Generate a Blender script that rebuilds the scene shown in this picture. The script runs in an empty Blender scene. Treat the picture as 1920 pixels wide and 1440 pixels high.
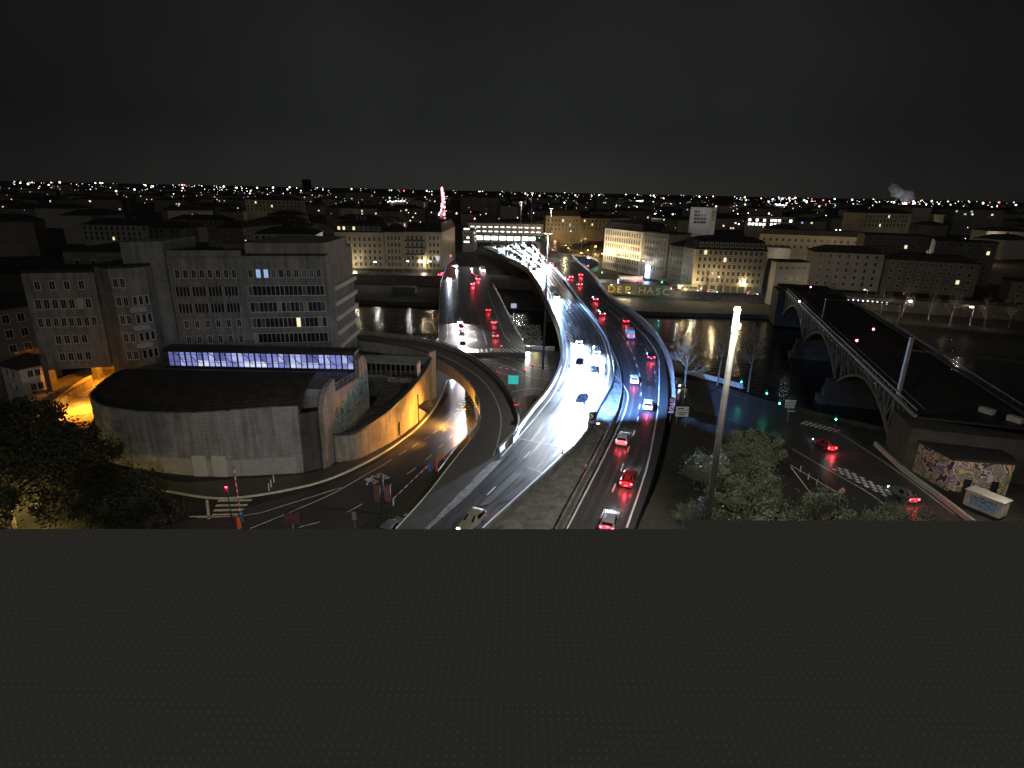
import bpy, bmesh, math, random
from mathutils import Vector, Matrix
R = math.radians
random.seed(7)
scene = bpy.context.scene
C = scene.collection

# ---------------------------------------------------------------- camera
FPX, PITCH, ROLL, CZ = 1091.0, R(18.4), R(1.2), 43.0
cam_d = bpy.data.cameras.new('camera'); cam = bpy.data.objects.new('camera', cam_d); C.objects.link(cam)
fwd = Vector((0, math.cos(PITCH), -math.sin(PITCH)))
r0 = Vector((1, 0, 0)); u0 = r0.cross(fwd)
rt = math.cos(ROLL)*r0 + math.sin(ROLL)*u0
upv = -math.sin(ROLL)*r0 + math.cos(ROLL)*u0
m = Matrix((rt, upv, -fwd)).transposed().to_4x4(); m.translation = Vector((0, 0, CZ))
cam.matrix_world = m
cam_d.sensor_width = 36; cam_d.lens = FPX/1920*36
cam_d.clip_start = 0.2; cam_d.clip_end = 30000
scene.camera = cam

# ---------------------------------------------------------------- world: night sky with a pale city glow low down
w = bpy.data.worlds.new("World"); scene.world = w; w.use_nodes = True
nt = w.node_tree; bg = nt.nodes['Background']
tc = nt.nodes.new('ShaderNodeTexCoord'); sx = nt.nodes.new('ShaderNodeSeparateXYZ')
rp = nt.nodes.new('ShaderNodeValToRGB'); rp.color_ramp.interpolation = 'EASE'
nt.links.new(tc.outputs['Generated'], sx.inputs[0]); nt.links.new(sx.outputs['Z'], rp.inputs[0])
els = rp.color_ramp.elements
els[0].position = 0.0; els[0].color = (.0215, .0215, .0205, 1)
els[1].position = 0.42; els[1].color = (.0078, .0080, .0078, 1)
e = els.new(0.10); e.color = (.0140, .0146, .0146, 1)
nz = nt.nodes.new('ShaderNodeTexNoise'); nz.inputs['Scale'].default_value = 1.6; nz.inputs['Detail'].default_value = 4
nt.links.new(tc.outputs['Generated'], nz.inputs['Vector'])
mr = nt.nodes.new('ShaderNodeMapRange'); mr.inputs['From Min'].default_value = .3; mr.inputs['From Max'].default_value = .7
mr.inputs['To Min'].default_value = .6; mr.inputs['To Max'].default_value = 1.35
nt.links.new(nz.outputs['Fac'], mr.inputs['Value'])
mx = nt.nodes.new('ShaderNodeVectorMath'); mx.operation = 'SCALE'
nt.links.new(rp.outputs['Color'], mx.inputs[0]); nt.links.new(mr.outputs[0], mx.inputs['Scale'])
ab = nt.nodes.new('ShaderNodeMath'); ab.operation = 'ABSOLUTE'; nt.links.new(sx.outputs['X'], ab.inputs[0])
az = nt.nodes.new('ShaderNodeMapRange'); az.interpolation_type = 'SMOOTHSTEP'; az.inputs['From Min'].default_value = .22; az.inputs['From Max'].default_value = .78; az.inputs['To Min'].default_value = 1.05; az.inputs['To Max'].default_value = .5
nt.links.new(ab.outputs[0], az.inputs['Value'])
mx2 = nt.nodes.new('ShaderNodeVectorMath'); mx2.operation = 'SCALE'; nt.links.new(mx.outputs[0], mx2.inputs[0]); nt.links.new(az.outputs[0], mx2.inputs['Scale'])
nt.links.new(mx2.outputs[0], bg.inputs['Color']); bg.inputs['Strength'].default_value = 1.0
# very weak broad light: the glow of the lit hillside town behind the camera
sd = bpy.data.lights.new('town_glow', 'SUN'); sd.energy = 0.12; sd.angle = R(50); sd.color = (1, .97, .9)
so = bpy.data.objects.new('town_glow', sd); C.objects.link(so)
so.rotation_euler = Vector((-0.25, 0.75, -0.62)).to_track_quat('-Z', 'Y').to_euler()
scene.view_settings.view_transform = 'Standard'; scene.view_settings.look = 'None'
scene.view_settings.exposure = 0; scene.view_settings.gamma = 1
cy = scene.cycles
cy.use_denoising = True; cy.max_bounces = 5; cy.diffuse_bounces = 2; cy.glossy_bounces = 3
cy.sample_clamp_indirect = 2.5; cy.sample_clamp_direct = 0; cy.use_light_tree = True
cy.caustics_reflective = False; cy.caustics_refractive = False

# ---------------------------------------------------------------- pixel <-> ground
def ray(px, py):
    return (fwd*FPX + rt*(px-960) - upv*(py-720)).normalized()
def P(px, py, z=0.0):
    d = ray(px, py); t = (z-CZ)/d.z
    return Vector((d.x*t, d.y*t, z))
def Q(px, py, Y):
    d = ray(px, py); t = Y/d.y
    return Vector((d.x*t, Y, CZ+d.z*t))
def sm(a): a = max(0, min(1, a)); return a*a*(3-2*a)
def hgt(x, y):
    return 4.5*sm((115-y)/45)*(1-sm((x-10)/26))
def G(px, py, dz=0.0):
    z = 0.0
    for _ in range(25):
        p = P(px, py, z); z = .5*z+.5*hgt(p.x, p.y)
    return Vector((p.x, p.y, z+dz))
def interp(tab, x):
    if x <= tab[0][0]: return tab[0][1]
    for (a, b), (c, d) in zip(tab, tab[1:]):
        if x <= c: return b+(d-b)*(x-a)/(c-a)
    return tab[-1][1]
def spline(pts, n=8):
    pts = [Vector(p) for p in pts]
    if len(pts) < 3:
        return [pts[0].lerp(pts[-1], i/n) for i in range(n+1)]
    out = []
    for i in range(len(pts)-1):
        p0 = pts[max(i-1, 0)]; p1 = pts[i]; p2 = pts[i+1]; p3 = pts[min(i+2, len(pts)-1)]
        for k in range(n):
            t = k/n
            out.append(.5*((2*p1)+(p2-p0)*t+(2*p0-5*p1+4*p2-p3)*t*t+(3*p1-p0-3*p2+p3)*t**3))
    out.append(pts[-1]); return out
def resamp(pts, step=None, n=None):
    L = [0]
    for a, b in zip(pts, pts[1:]): L.append(L[-1]+(b-a).length)
    tot = L[-1]
    if n is None: n = max(2, int(tot/step)+1)
    out = []; j = 0
    for i in range(n):
        s = tot*i/(n-1)
        while j < len(pts)-2 and L[j+1] < s: j += 1
        t = (s-L[j])/max(1e-6, L[j+1]-L[j]); out.append(pts[j].lerp(pts[j+1], t))
    return out

# ---------------------------------------------------------------- materials
def mat(name, col, rough=.7, metal=0, noise=None, bump=0, var=.25, scale=1.5, spec=.5, emit=None, es=0, samp=True, coat=0):
    M = bpy.data.materials.new(name); M.use_nodes = True
    n = M.node_tree; b = n.nodes['Principled BSDF']
    b.inputs['Base Color'].default_value = (*col, 1); b.inputs['Roughness'].default_value = rough
    b.inputs['Metallic'].default_value = metal; b.inputs['Specular IOR Level'].default_value = spec
    b.inputs['Coat Weight'].default_value = coat
    if emit:
        b.inputs['Emission Color'].default_value = (*emit, 1); b.inputs['Emission Strength'].default_value = es
    if var > 0 and not emit:
        g = n.nodes.new('ShaderNodeNewGeometry'); t = n.nodes.new('ShaderNodeTexNoise')
        t.inputs['Scale'].default_value = scale; t.inputs['Detail'].default_value = 6; t.inputs['Roughness'].default_value = .65
        n.links.new(g.outputs['Position'], t.inputs['Vector'])
        r = n.nodes.new('ShaderNodeValToRGB')
        r.color_ramp.elements[0].position = .3; r.color_ramp.elements[1].position = .72
        r.color_ramp.elements[0].color = (*[c*(1-var) for c in col], 1)
        r.color_ramp.elements[1].color = (*[min(1, c*(1+var)) for c in col], 1)
        n.links.new(t.outputs['Fac'], r.inputs[0]); n.links.new(r.outputs[0], b.inputs['Base Color'])
        if bump:
            bp = n.nodes.new('ShaderNodeBump'); bp.inputs['Strength'].default_value = bump; bp.inputs['Distance'].default_value = .1
            n.links.new(t.outputs['Fac'], bp.inputs['Height']); n.links.new(bp.outputs[0], b.inputs['Normal'])
    if not samp: M.cycles.emission_sampling = 'NONE'
    return M
def wet(name, col, r1=.26, r2=.40, scale=.16, bump=.3, sheen=.5):
    """wet asphalt: puddled roughness, fine grain, faint patches"""
    M = mat(name, col, var=0); n = M.node_tree; b = n.nodes['Principled BSDF']
    g = n.nodes.new('ShaderNodeNewGeometry')
    t1 = n.nodes.new('ShaderNodeTexNoise'); t1.inputs['Scale'].default_value = scale; t1.inputs['Detail'].default_value = 3; t1.inputs['Roughness'].default_value = .5
    t2 = n.nodes.new('ShaderNodeTexNoise'); t2.inputs['Scale'].default_value = 7; t2.inputs['Detail'].default_value = 3
    for t in (t1, t2): n.links.new(g.outputs['Position'], t.inputs['Vector'])
    r = n.nodes.new('ShaderNodeMapRange'); r.inputs['From Min'].default_value = .2; r.inputs['From Max'].default_value = .8
    r.inputs['To Min'].default_value = r1; r.inputs['To Max'].default_value = r2
    n.links.new(t1.outputs['Fac'], r.inputs['Value']); n.links.new(r.outputs[0], b.inputs['Roughness'])
    c = n.nodes.new('ShaderNodeValToRGB'); c.color_ramp.elements[0].position = .2; c.color_ramp.elements[1].position = .8
    c.color_ramp.elements[0].color = (*[k*.8 for k in col], 1); c.color_ramp.elements[1].color = (*[k*1.2 for k in col], 1)
    n.links.new(t1.outputs['Fac'], c.inputs[0]); n.links.new(c.outputs[0], b.inputs['Base Color'])
    bp = n.nodes.new('ShaderNodeBump'); bp.inputs['Strength'].default_value = bump; bp.inputs['Distance'].default_value = .02
    n.links.new(t2.outputs['Fac'], bp.inputs['Height']); n.links.new(bp.outputs[0], b.inputs['Normal'])
    b.inputs['Specular IOR Level'].default_value = sheen
    return M
def blocks(name, c1, c2, bw=.8, bh=.32, mortar=.02, noise=.25, stain=.35):
    """coursed block masonry running along walls (uses horizontal run + height)"""
    M = mat(name, c1, var=0, rough=.85); n = M.node_tree; b = n.nodes['Principled BSDF']
    g = n.nodes.new('ShaderNodeNewGeometry'); s = n.nodes.new('ShaderNodeSeparateXYZ')
    n.links.new(g.outputs['Position'], s.inputs[0])
    ad = n.nodes.new('ShaderNodeMath'); ad.operation = 'ADD'
    n.links.new(s.outputs['X'], ad.inputs[0]); n.links.new(s.outputs['Y'], ad.inputs[1])
    cb = n.nodes.new('ShaderNodeCombineXYZ'); n.links.new(ad.outputs[0], cb.inputs['X']); n.links.new(s.outputs['Z'], cb.inputs['Y'])
    br = n.nodes.new('ShaderNodeTexBrick'); br.inputs['Scale'].default_value = 1
    br.inputs['Brick Width'].default_value = bw; br.inputs['Row Height'].default_value = bh; br.inputs['Mortar Size'].default_value = mortar
    br.inputs['Color1'].default_value = (*c1, 1); br.inputs['Color2'].default_value = (*c2, 1)
    br.inputs['Mortar'].default_value = (*[k*.35 for k in c1], 1)
    n.links.new(cb.outputs[0], br.inputs['Vector'])
    t = n.nodes.new('ShaderNodeTexNoise'); t.inputs['Scale'].default_value = .3; t.inputs['Detail'].default_value = 6
    n.links.new(g.outputs['Position'], t.inputs['Vector'])
    mr = n.nodes.new('ShaderNodeMapRange'); mr.inputs['From Min'].default_value = .3; mr.inputs['From Max'].default_value = .7
    mr.inputs['To Min'].default_value = 1-stain; mr.inputs['To Max'].default_value = 1.1
    n.links.new(t.outputs['Fac'], mr.inputs['Value'])
    mp_ = n.nodes.new('ShaderNodeMapping'); mp_.inputs['Scale'].default_value = (1.1, 1.1, .09); n.links.new(g.outputs['Position'], mp_.inputs['Vector'])
    t3 = n.nodes.new('ShaderNodeTexNoise'); t3.inputs['Scale'].default_value = 1.3; t3.inputs['Detail'].default_value = 5; n.links.new(mp_.outputs[0], t3.inputs['Vector'])
    m3 = n.nodes.new('ShaderNodeMapRange'); m3.inputs['From Min'].default_value = .35; m3.inputs['From Max'].default_value = .6; m3.inputs['To Min'].default_value = .68; m3.inputs['To Max'].default_value = 1.08
    n.links.new(t3.outputs['Fac'], m3.inputs['Value']); mm3 = n.nodes.new('ShaderNodeMath'); mm3.operation = 'MULTIPLY'; n.links.new(mr.outputs[0], mm3.inputs[0]); n.links.new(m3.outputs[0], mm3.inputs[1])
    v = n.nodes.new('ShaderNodeVectorMath'); v.operation = 'SCALE'
    n.links.new(br.outputs['Color'], v.inputs[0]); n.links.new(mm3.outputs[0], v.inputs['Scale']); n.links.new(v.outputs[0], b.inputs['Base Color'])
    return M
def graffiti(name, base, cols, scale=1.2):
    M = mat(name, base, var=0, rough=.8); n = M.node_tree; b = n.nodes['Principled BSDF']
    g = n.nodes.new('ShaderNodeNewGeometry')
    v = n.nodes.new('ShaderNodeTexNoise'); v.inputs['Scale'].default_value = scale; v.inputs['Detail'].default_value = 2; v.inputs['Distortion'].default_value = 1.2
    n.links.new(g.outputs['Position'], v.inputs['Vector'])
    r = n.nodes.new('ShaderNodeValToRGB'); r.color_ramp.interpolation = 'CONSTANT'
    k = len(cols); el = r.color_ramp.elements
    el[0].position = 0; el[0].color = (*base, 1); el[1].position = .38; el[1].color = (*cols[0], 1)
    for i, c in enumerate(cols[1:]):
        e = el.new(.38+.3*(i+1)/k); e.color = (*c, 1)
    n.links.new(v.outputs['Fac'], r.inputs[0]); n.links.new(r.outputs[0], b.inputs['Base Color'])
    return M

M = {}
M['asphalt'] = wet('wet_asphalt', (.055, .055, .054))
M['asphalt_old'] = wet('worn_asphalt', (.10, .095, .082), .3, .6, .5)
M['pave'] = wet('wet_pavement', (.075, .065, .05), .25, .55, .9)
M['paint'] = mat('road_paint', (.80, .80, .76), .45, var=.3, scale=3)
M['paint_y'] = mat('road_paint_cream', (.80, .76, .60), .45, var=.2, scale=3)
M['concrete'] = mat('concrete', (.27, .26, .23), .8, var=.3, scale=.8, bump=.2)
M['concrete_d'] = mat('stained_concrete', (.13, .125, .11), .85, var=.4, scale=.6, bump=.2)
M['concrete_w'] = mat('pale_concrete', (.42, .41, .37), .7, var=.2, scale=1.2)
M['ground'] = mat('dark_ground', (.035, .033, .026), .95, var=.5, scale=.25, bump=.4)
M['grass'] = mat('night_grass', (.034, .032, .020), .95, var=.5, scale=1.5, bump=.6)
M['rubble'] = mat('median_rubble', (.17, .16, .14), .8, var=.6, scale=.7, bump=.8)
M['farground'] = mat('far_ground', (.018, .018, .017), .95, var=.5, scale=.02)
M['stone'] = mat('quay_stone', (.06, .057, .05), .9, var=.4, scale=.5, bump=.3)
M['roof'] = mat('dark_roof', (.03, .028, .026), .9, var=.4, scale=.3)
M['tile'] = mat('tile_roof', (.045, .030, .024), .9, var=.4, scale=.4)
M['facade'] = mat('cream_facade', (.36, .31, .22), .85, var=.2, scale=.15)
M['facade_g'] = mat('grey_facade', (.30, .29, .26), .85, var=.2, scale=.15)
M['facade_d'] = mat('dim_facade', (.16, .15, .13), .85, var=.3, scale=.1)
M['facade_w'] = mat('white_facade', (.6, .58, .52), .8, var=.1, scale=.2)
M['tower'] = blocks('grey_panel_facade', (.26, .262, .258), (.235, .237, .233), 1.6, 1.05, .015, stain=.3)
M['blockwall'] = blocks('grey_block_wall', (.40, .395, .39), (.34, .335, .33), .9, .3, .02, stain=.2)
M['blockwarm'] = blocks('sandy_block_wall', (.42, .38, .31), (.36, .32, .27), .9, .3, .025)
M['glass'] = mat('dark_glass', (.012, .013, .015), .3, var=0, spec=.4)
M['blind'] = mat('window_blind', (.10, .10, .095), .8, var=0)
M['frame'] = mat('window_frame', (.6, .59, .55), .6, var=0)
M['frame_d'] = mat('dark_frame', (.05, .05, .05), .5, var=0)
M['metal'] = mat('galvanised_steel', (.42, .42, .41), .4, .6, var=.15)
M['shaft'] = mat('mast_steel', (.10, .092, .082), .5, .2, var=.2, scale=.8)
M['metal_d'] = mat('dark_steel', (.06, .06, .06), .5, .5, var=.2)
M['greensteel'] = mat('pale_steel_truss', (.17, .18, .165), .6, .0, var=.25)
M['black'] = mat('black_rubber', (.012, .012, .012), .6, var=0)
M['bark'] = mat('bark', (.15, .13, .10), .9, var=.4, scale=2)
M['bark_p'] = mat('pale_bark', (.20, .18, .14), .8, var=.4, scale=2)
M['leaf'] = mat('leaf', (.15, .17, .105), .7, var=.45, scale=1.0)
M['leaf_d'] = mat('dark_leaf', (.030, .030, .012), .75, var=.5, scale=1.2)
M['orange'] = mat('orange_plastic', (.8, .12, .03), .5, var=0)
M['white'] = mat('white_plastic', (.75, .75, .75), .4, var=0)
M['red'] = mat('sign_red', (.6, .03, .03), .4, var=0)
M['blue'] = mat('sign_blue', (.05, .15, .4), .4, var=0)
M['blackpaint'] = mat('lettering_black', (.03, .03, .03), .5, var=0)
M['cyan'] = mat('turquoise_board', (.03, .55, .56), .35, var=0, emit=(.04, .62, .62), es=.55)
M['yellow'] = mat('yellow_paint', (.85, .62, .02), .5, var=.1, emit=None)
def lamp(name, col, s, samp=False): return mat(name, (.02, .02, .02), emit=col, es=s, samp=samp, var=0)
L_ = {}
L_['white'] = lamp('lamp_white', (1, .97, .88), 12); L_['cool'] = lamp('lamp_cool', (.75, .88, 1), 12)
L_['warm'] = lamp('lamp_warm', (1, .72, .38), 9); L_['red'] = lamp('lamp_red', (1, .05, .10), 9); L_['blue'] = lamp('lamp_blue', (.3, .5, 1), 9)
L_['head'] = lamp('headlamp_lit', (.92, .96, 1), 60); L_['headfar'] = lamp('headlamp_far', (.9, .95, 1), 900)
L_['tail'] = lamp('taillamp_lit', (1, .03, .05), 30); L_['tailfar'] = lamp('taillamp_far', (1, .05, .09), 70)
L_['win'] = lamp('window_warm_lit', (1, .80, .50), 1.2); L_['winc'] = lamp('window_cool_lit', (.40, .62, 1), .8)
L_['dimwin'] = lamp('window_dim_lit', (.55, .50, .30), .07)
L_['purple'] = lamp('lit_glazing_violet', (.30, .33, .95), .75, True); L_['green'] = lamp('signal_green', (.05, 1, .75), 26)
L_['sodium'] = lamp('sodium_lamp', (1, .52, .08), 30); L_['station'] = lamp('station_strip_lit', (.95, .97, 1), 3.5)
M['carglass'] = mat('car_glass', (.01, .012, .015), .08, var=0, spec=.8)

# ---------------------------------------------------------------- mesh helpers
class MB:
    def __init__(s): s.v = []; s.f = []; s.m = []
    def add(s, vs, fs, mi=0):
        o = len(s.v); s.v += [tuple(v) for v in vs]; s.f += [tuple(o+i for i in f) for f in fs]; s.m += [mi]*len(fs)
    def box(s, c, d, rz=0, mi=0):
        cx, cy_, cz = c; a, b, h = d[0]/2, d[1]/2, d[2]/2; co, si = math.cos(rz), math.sin(rz)
        vs = [(cx+x*co-y*si, cy_+x*si+y*co, cz+z) for z in (-h, h) for x, y in ((-a, -b), (a, -b), (a, b), (-a, b))]
        s.add(vs, [(0, 3, 2, 1), (4, 5, 6, 7), (0, 1, 5, 4), (1, 2, 6, 5), (2, 3, 7, 6), (3, 0, 4, 7)], mi)
    def tube(s, a, b, ra, rb=None, n=8, mi=0, cap=True):
        a = Vector(a); b = Vector(b); rb = ra if rb is None else rb
        d = (b-a).normalized(); x = d.orthogonal().normalized(); y = d.cross(x)
        vs = [a+(x*math.cos(t)+y*math.sin(t))*ra for t in [2*math.pi*i/n for i in range(n)]]
        vs += [b+(x*math.cos(t)+y*math.sin(t))*rb for t in [2*math.pi*i/n for i in range(n)]]
        fs = [(i, (i+1) % n, n+(i+1) % n, n+i) for i in range(n)]
        if cap: fs += [tuple(range(n))[::-1], tuple(range(n, 2*n))]
        s.add(vs, fs, mi)
    def path(s, pts, r, n=6, mi=0):
        for a, b in zip(pts, pts[1:]): s.tube(a, b, r, r, n, mi)
    def bar(s, a, b, w, h, mi=0):
        """rectangular bar between two points (h vertical-ish)"""
        a = Vector(a); b = Vector(b); d = (b-a).normalized()
        sd_ = d.cross(Vector((0, 0, 1)))
        if sd_.length < 1e-3: sd_ = Vector((1, 0, 0))
        sd_.normalize(); u = sd_.cross(d)
        vs = [p+sd_*x*w/2+u*z*h/2 for p in (a, b) for x, z in ((-1, -1), (1, -1), (1, 1), (-1, 1))]
        s.add(vs, [(0, 1, 2, 3), (7, 6, 5, 4), (0, 4, 5, 1), (1, 5, 6, 2), (2, 6, 7, 3), (3, 7, 4, 0)], mi)
    def prism(s, poly, z0, z1, mi=0, mt=None):
        n = len(poly); A = sum(poly[i][0]*poly[(i+1) % n][1]-poly[(i+1) % n][0]*poly[i][1] for i in range(n))
        if A < 0: poly = list(poly)[::-1]
        f0 = z0 if callable(z0) else (lambda p: z0); f1 = z1 if callable(z1) else (lambda p: z1)
        vs = [(p[0], p[1], f0(p)) for p in poly]+[(p[0], p[1], f1(p)) for p in poly]
        s.add(vs, [(i, (i+1) % n, n+(i+1) % n, n+i) for i in range(n)]+[tuple(range(n))[::-1]], mi)
        o = len(s.v)-2*n; s.f.append(tuple(o+n+i for i in range(n))); s.m.append(mi if mt is None else mt)
    def strip(s, a, b, t=None, mi=0):
        """sheet between two equal-length point lists; t: thickness downwards (number or list)"""
        n = len(a)
        if t is None:
            s.add(list(a)+list(b), [(i, n+i, n+i+1, i+1) for i in range(n-1)], mi); return
        tt = t if isinstance(t, (list, tuple)) else [t]*n
        lo = lambda L: [(p[0], p[1], p[2]-tt[i]) for i, p in enumerate(L)]
        vs = list(a)+list(b)+lo(b)+lo(a); fs = []
        for i in range(n-1):
            for k in range(4):
                j = (k+1) % 4; fs.append((k*n+i, j*n+i, j*n+i+1, k*n+i+1))
        fs += [(0, 3*n, 2*n, n), (n-1, 2*n-1, 3*n-1, 4*n-1)]
        s.add(vs, fs, mi)
    def wall(s, pts, th, top, bot, mi=0):
        """ribbon wall along pts (z of pts = reference), from bot to top relative"""
        n = len(pts); L = []; Rr = []
        for i, p in enumerate(pts):
            d = (Vector(pts[min(i+1, n-1)])-Vector(pts[max(i-1, 0)])); d.z = 0; d.normalize(); q = Vector((-d.y, d.x, 0))*th/2
            L.append(Vector(p)+q); Rr.append(Vector(p)-q)
        tp = top if callable(top) else (lambda i: top); bt = bot if callable(bot) else (lambda i: bot)
        up_ = lambda X: [x+Vector((0, 0, tp(i))) for i, x in enumerate(X)]
        s.strip(up_(L), up_(Rr), [tp(i)-bt(i) for i in range(n)], mi)
    def build(s, name, mats, parent=None, smooth=False):
        me = bpy.data.meshes.new(name); me.from_pydata(s.v, [], s.f)
        if not isinstance(mats, (list, tuple)): mats = [mats]
        for x in mats: me.materials.append(x)
        if len(mats) > 1: me.polygons.foreach_set('material_index', s.m)
        me.update()
        b = bmesh.new(); b.from_mesh(me); bmesh.ops.recalc_face_normals(b, faces=b.faces); b.to_mesh(me); b.free()
        if smooth: me.polygons.foreach_set('use_smooth', [True]*len(me.polygons))
        o = bpy.data.objects.new(name, me); C.objects.link(o)
        if parent is not None: o.parent = parent
        return o
def tag(o, label=None, cat=None, group=None, kind=None):
    if label: o['label'] = label
    if cat: o['category'] = cat
    if group: o['group'] = group
    if kind: o['kind'] = kind
    return o
def empty(name, loc=(0, 0, 0), rz=0, label=None, cat=None, group=None):
    o = bpy.data.objects.new(name, None); C.objects.link(o); o.location = loc; o.rotation_euler = (0, 0, rz)
    o.empty_display_size = .1
    return tag(o, label, cat, group)
KIDS = {}
def kids(o):
    return [c for c in bpy.data.objects if c.parent == o]
def copy_tree(o, parent=None, cache={}):
    if o.name not in cache: cache[o.name] = kids(o)
    c = o.copy(); C.objects.link(c); c.parent = parent
    if parent is not None: c.matrix_parent_inverse = o.matrix_parent_inverse.copy()
    ch2 = []
    for ch in cache[o.name]: ch2.append(copy_tree(ch, c))
    cache[c.name] = ch2
    return c
def struct(name, o): o.name = name; o['kind'] = 'structure'; return o
def light(name, loc, energy, col=(1, 1, 1), r=.2, kind='POINT', aim=None, ang=120, blend=.5, parent=None):
    d = bpy.data.lights.new(name, kind); d.energy = energy; d.color = col; d.shadow_soft_size = r
    if kind == 'SPOT': d.spot_size = R(ang); d.spot_blend = blend
    o = bpy.data.objects.new(name, d); C.objects.link(o); o.location = loc
    if aim is not None: o.rotation_euler = (Vector(aim)-Vector(loc)).to_track_quat('-Z', 'Y').to_euler()
    if parent is not None: o.parent = parent
    return o
def textmesh(name, s, size, material, mtx, parent=None, ext=.0):
    cu = bpy.data.curves.new(name, 'FONT'); cu.body = s; cu.size = size; cu.extrude = ext; cu.align_x = 'CENTER'; cu.align_y = 'CENTER'
    o = bpy.data.objects.new(name, cu); C.objects.link(o)
    dg = bpy.context.evaluated_depsgraph_get(); me = bpy.data.meshes.new_from_object(o.evaluated_get(dg))
    C.objects.unlink(o); bpy.data.objects.remove(o)
    me.materials.clear(); me.materials.append(material)
    t = bpy.data.objects.new(name, me); C.objects.link(t); t.matrix_world = mtx
    if parent is not None: t.parent = parent; t.matrix_parent_inverse = Matrix() if parent.type == 'EMPTY' and parent.location.length == 0 else parent.matrix_world.inverted()
    return t

# ================================================================ THE SETTING
NEAR = [(-900, 260), (-200, 192), (-47, 166), (3, 165), (20, 155), (44, 141), (59, 118), (76, 106), (100, 96), (200, 70), (900, -60)]
xs = [-900, -500, -300, -200, -150]+[-120+4*i for i in range(66)]+[160, 200, 300, 500, 900]
def ground_mesh():
    mb = MB(); rows = 48; nx = len(xs); vs = []
    for x in xs:
        yb = interp(NEAR, x)
        for j in range(rows):
            y = -80+(yb+80)*j/(rows-1); vs.append((x, y, hgt(x, y)-.03))
        vs.append((x, yb+.3, -.6)); vs.append((x, yb+1.6, -8))
    r = rows+2
    mb.add(vs, [(i*r+j, (i+1)*r+j, (i+1)*r+j+1, i*r+j+1) for i in range(nx-1) for j in range(r-1)])
    return mb
struct('ground', ground_mesh().build('ground', M['ground']))
# far bank: lower quay, quay wall, plain
FW = [(-900, 300), (-74, 257), (65, 243), (153, 241), (197, 220), (400, 150), (900, -20)]
FQ = [(-900, 345), (-74, 299), (-30, 298), (10, 292), (65, 284), (112, 269), (153, 261), (197, 245), (400, 185), (900, 20)]
fx = [-900, -600, -400, -250]+[-180+10*i for i in range(44)]+[300, 400, 600, 900]
mb = MB(); n = len(fx); vs = []
for x in fx:
    a, b = interp(FW, x), interp(FQ, x); vs += [(x, a, -8), (x, a+.5, -4.6), (x, b, -4.5)]
mb.add(vs, [(i*3+j, (i+1)*3+j, (i+1)*3+j+1, i*3+j+1) for i in range(n-1) for j in range(2)])
struct('lower_quay', mb.build('lower_quay', M['stone']))
mb = MB(); vs = []
for x in fx: vs += [(x, interp(FQ, x)+.02, -6), (x, interp(FQ, x)+.3, 0), (x*1.15, interp(FQ, x)+120, 0), (x*25, 24000, -4)]
mb.add(vs, [(i*4+j, (i+1)*4+j, (i+1)*4+j+1, i*4+j+1) for i in range(n-1) for j in range(3)])
struct('far_bank_ground', mb.build('far_bank_ground', M['farground']))
mb = MB(); pts = [Vector((x, interp(FQ, x)+.35, 0)) for x in fx if -180 <= x <= 300]
mb.wall(pts, .5, .9, -4.6)
tag(mb.build('quay_wall', M['concrete_d']), 'long dark stone quay wall along the far river bank', 'quay wall')
# far quay street
mb = MB(); a = [Vector((x, interp(FQ, x)+4, .02)) for x in fx if -180 <= x <= 300]; b = [p+Vector((0, 14, 0)) for p in a]
mb.strip(a, b); struct('quay_road', mb.build('quay_road', M['asphalt']))
# river
Mw = mat('river_water', (.016, .018, .016), .13, var=0, spec=.4)
n = Mw.node_tree; b = n.nodes['Principled BSDF']; g = n.nodes.new('ShaderNodeNewGeometry')
mp = n.nodes.new('ShaderNodeMapping'); mp.inputs['Scale'].default_value = (.45, .9, 1); mp.inputs['Rotation'].default_value = (0, 0, R(10))
n.links.new(g.outputs['Position'], mp.inputs['Vector'])
t = n.nodes.new('ShaderNodeTexNoise'); t.inputs['Scale'].default_value = .8; t.inputs['Detail'].default_value = 5; t.inputs['Distortion'].default_value = .6
n.links.new(mp.outputs[0], t.inputs['Vector']); bp = n.nodes.new('ShaderNodeBump'); bp.inputs['Strength'].default_value = .4; bp.inputs['Distance'].default_value = .3
n.links.new(t.outputs['Fac'], bp.inputs['Height']); n.links.new(bp.outputs[0], b.inputs['Normal'])
mb = MB(); mb.add([(-900, -60, -6.2), (900, -60, -6.2), (900, 345, -6.2), (-900, 345, -6.2)], [(0, 1, 2, 3)])
struct('river_water', mb.build('river_water', Mw))

# ---------------------------------------------------------------- roads
def dashes(mb, pts, w, on, off, dz=.02, mi=0, start=0):
    pts = resamp(pts, .5); L = 0; cur = []
    per = on+off; s = start
    for i, p in enumerate(pts):
        if i: s += (pts[i]-pts[i-1]).length
        if s % per < on: cur.append(p)
        else:
            if len(cur) > 1: line(mb, cur, w, dz, mi)
            cur = []
    if len(cur) > 1: line(mb, cur, w, dz, mi)
def line(mb, pts, w, dz=.02, mi=0):
    n = len(pts); A = []; B = []
    for i, p in enumerate(pts):
        d = Vector(pts[min(i+1, n-1)])-Vector(pts[max(i-1, 0)]); d.z = 0; d.normalize(); q = Vector((-d.y, d.x, 0))*w/2
        A.append(Vector(p)+q+Vector((0, 0, dz))); B.append(Vector(p)-q+Vector((0, 0, dz)))
    mb.strip(A, B, None, mi)
def PX(lst, z): return [P(x, y, z) for x, y in lst]
def GX(lst, dz=0): return [G(x, y, dz) for x, y in lst]
HZ = 6.0
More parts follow.
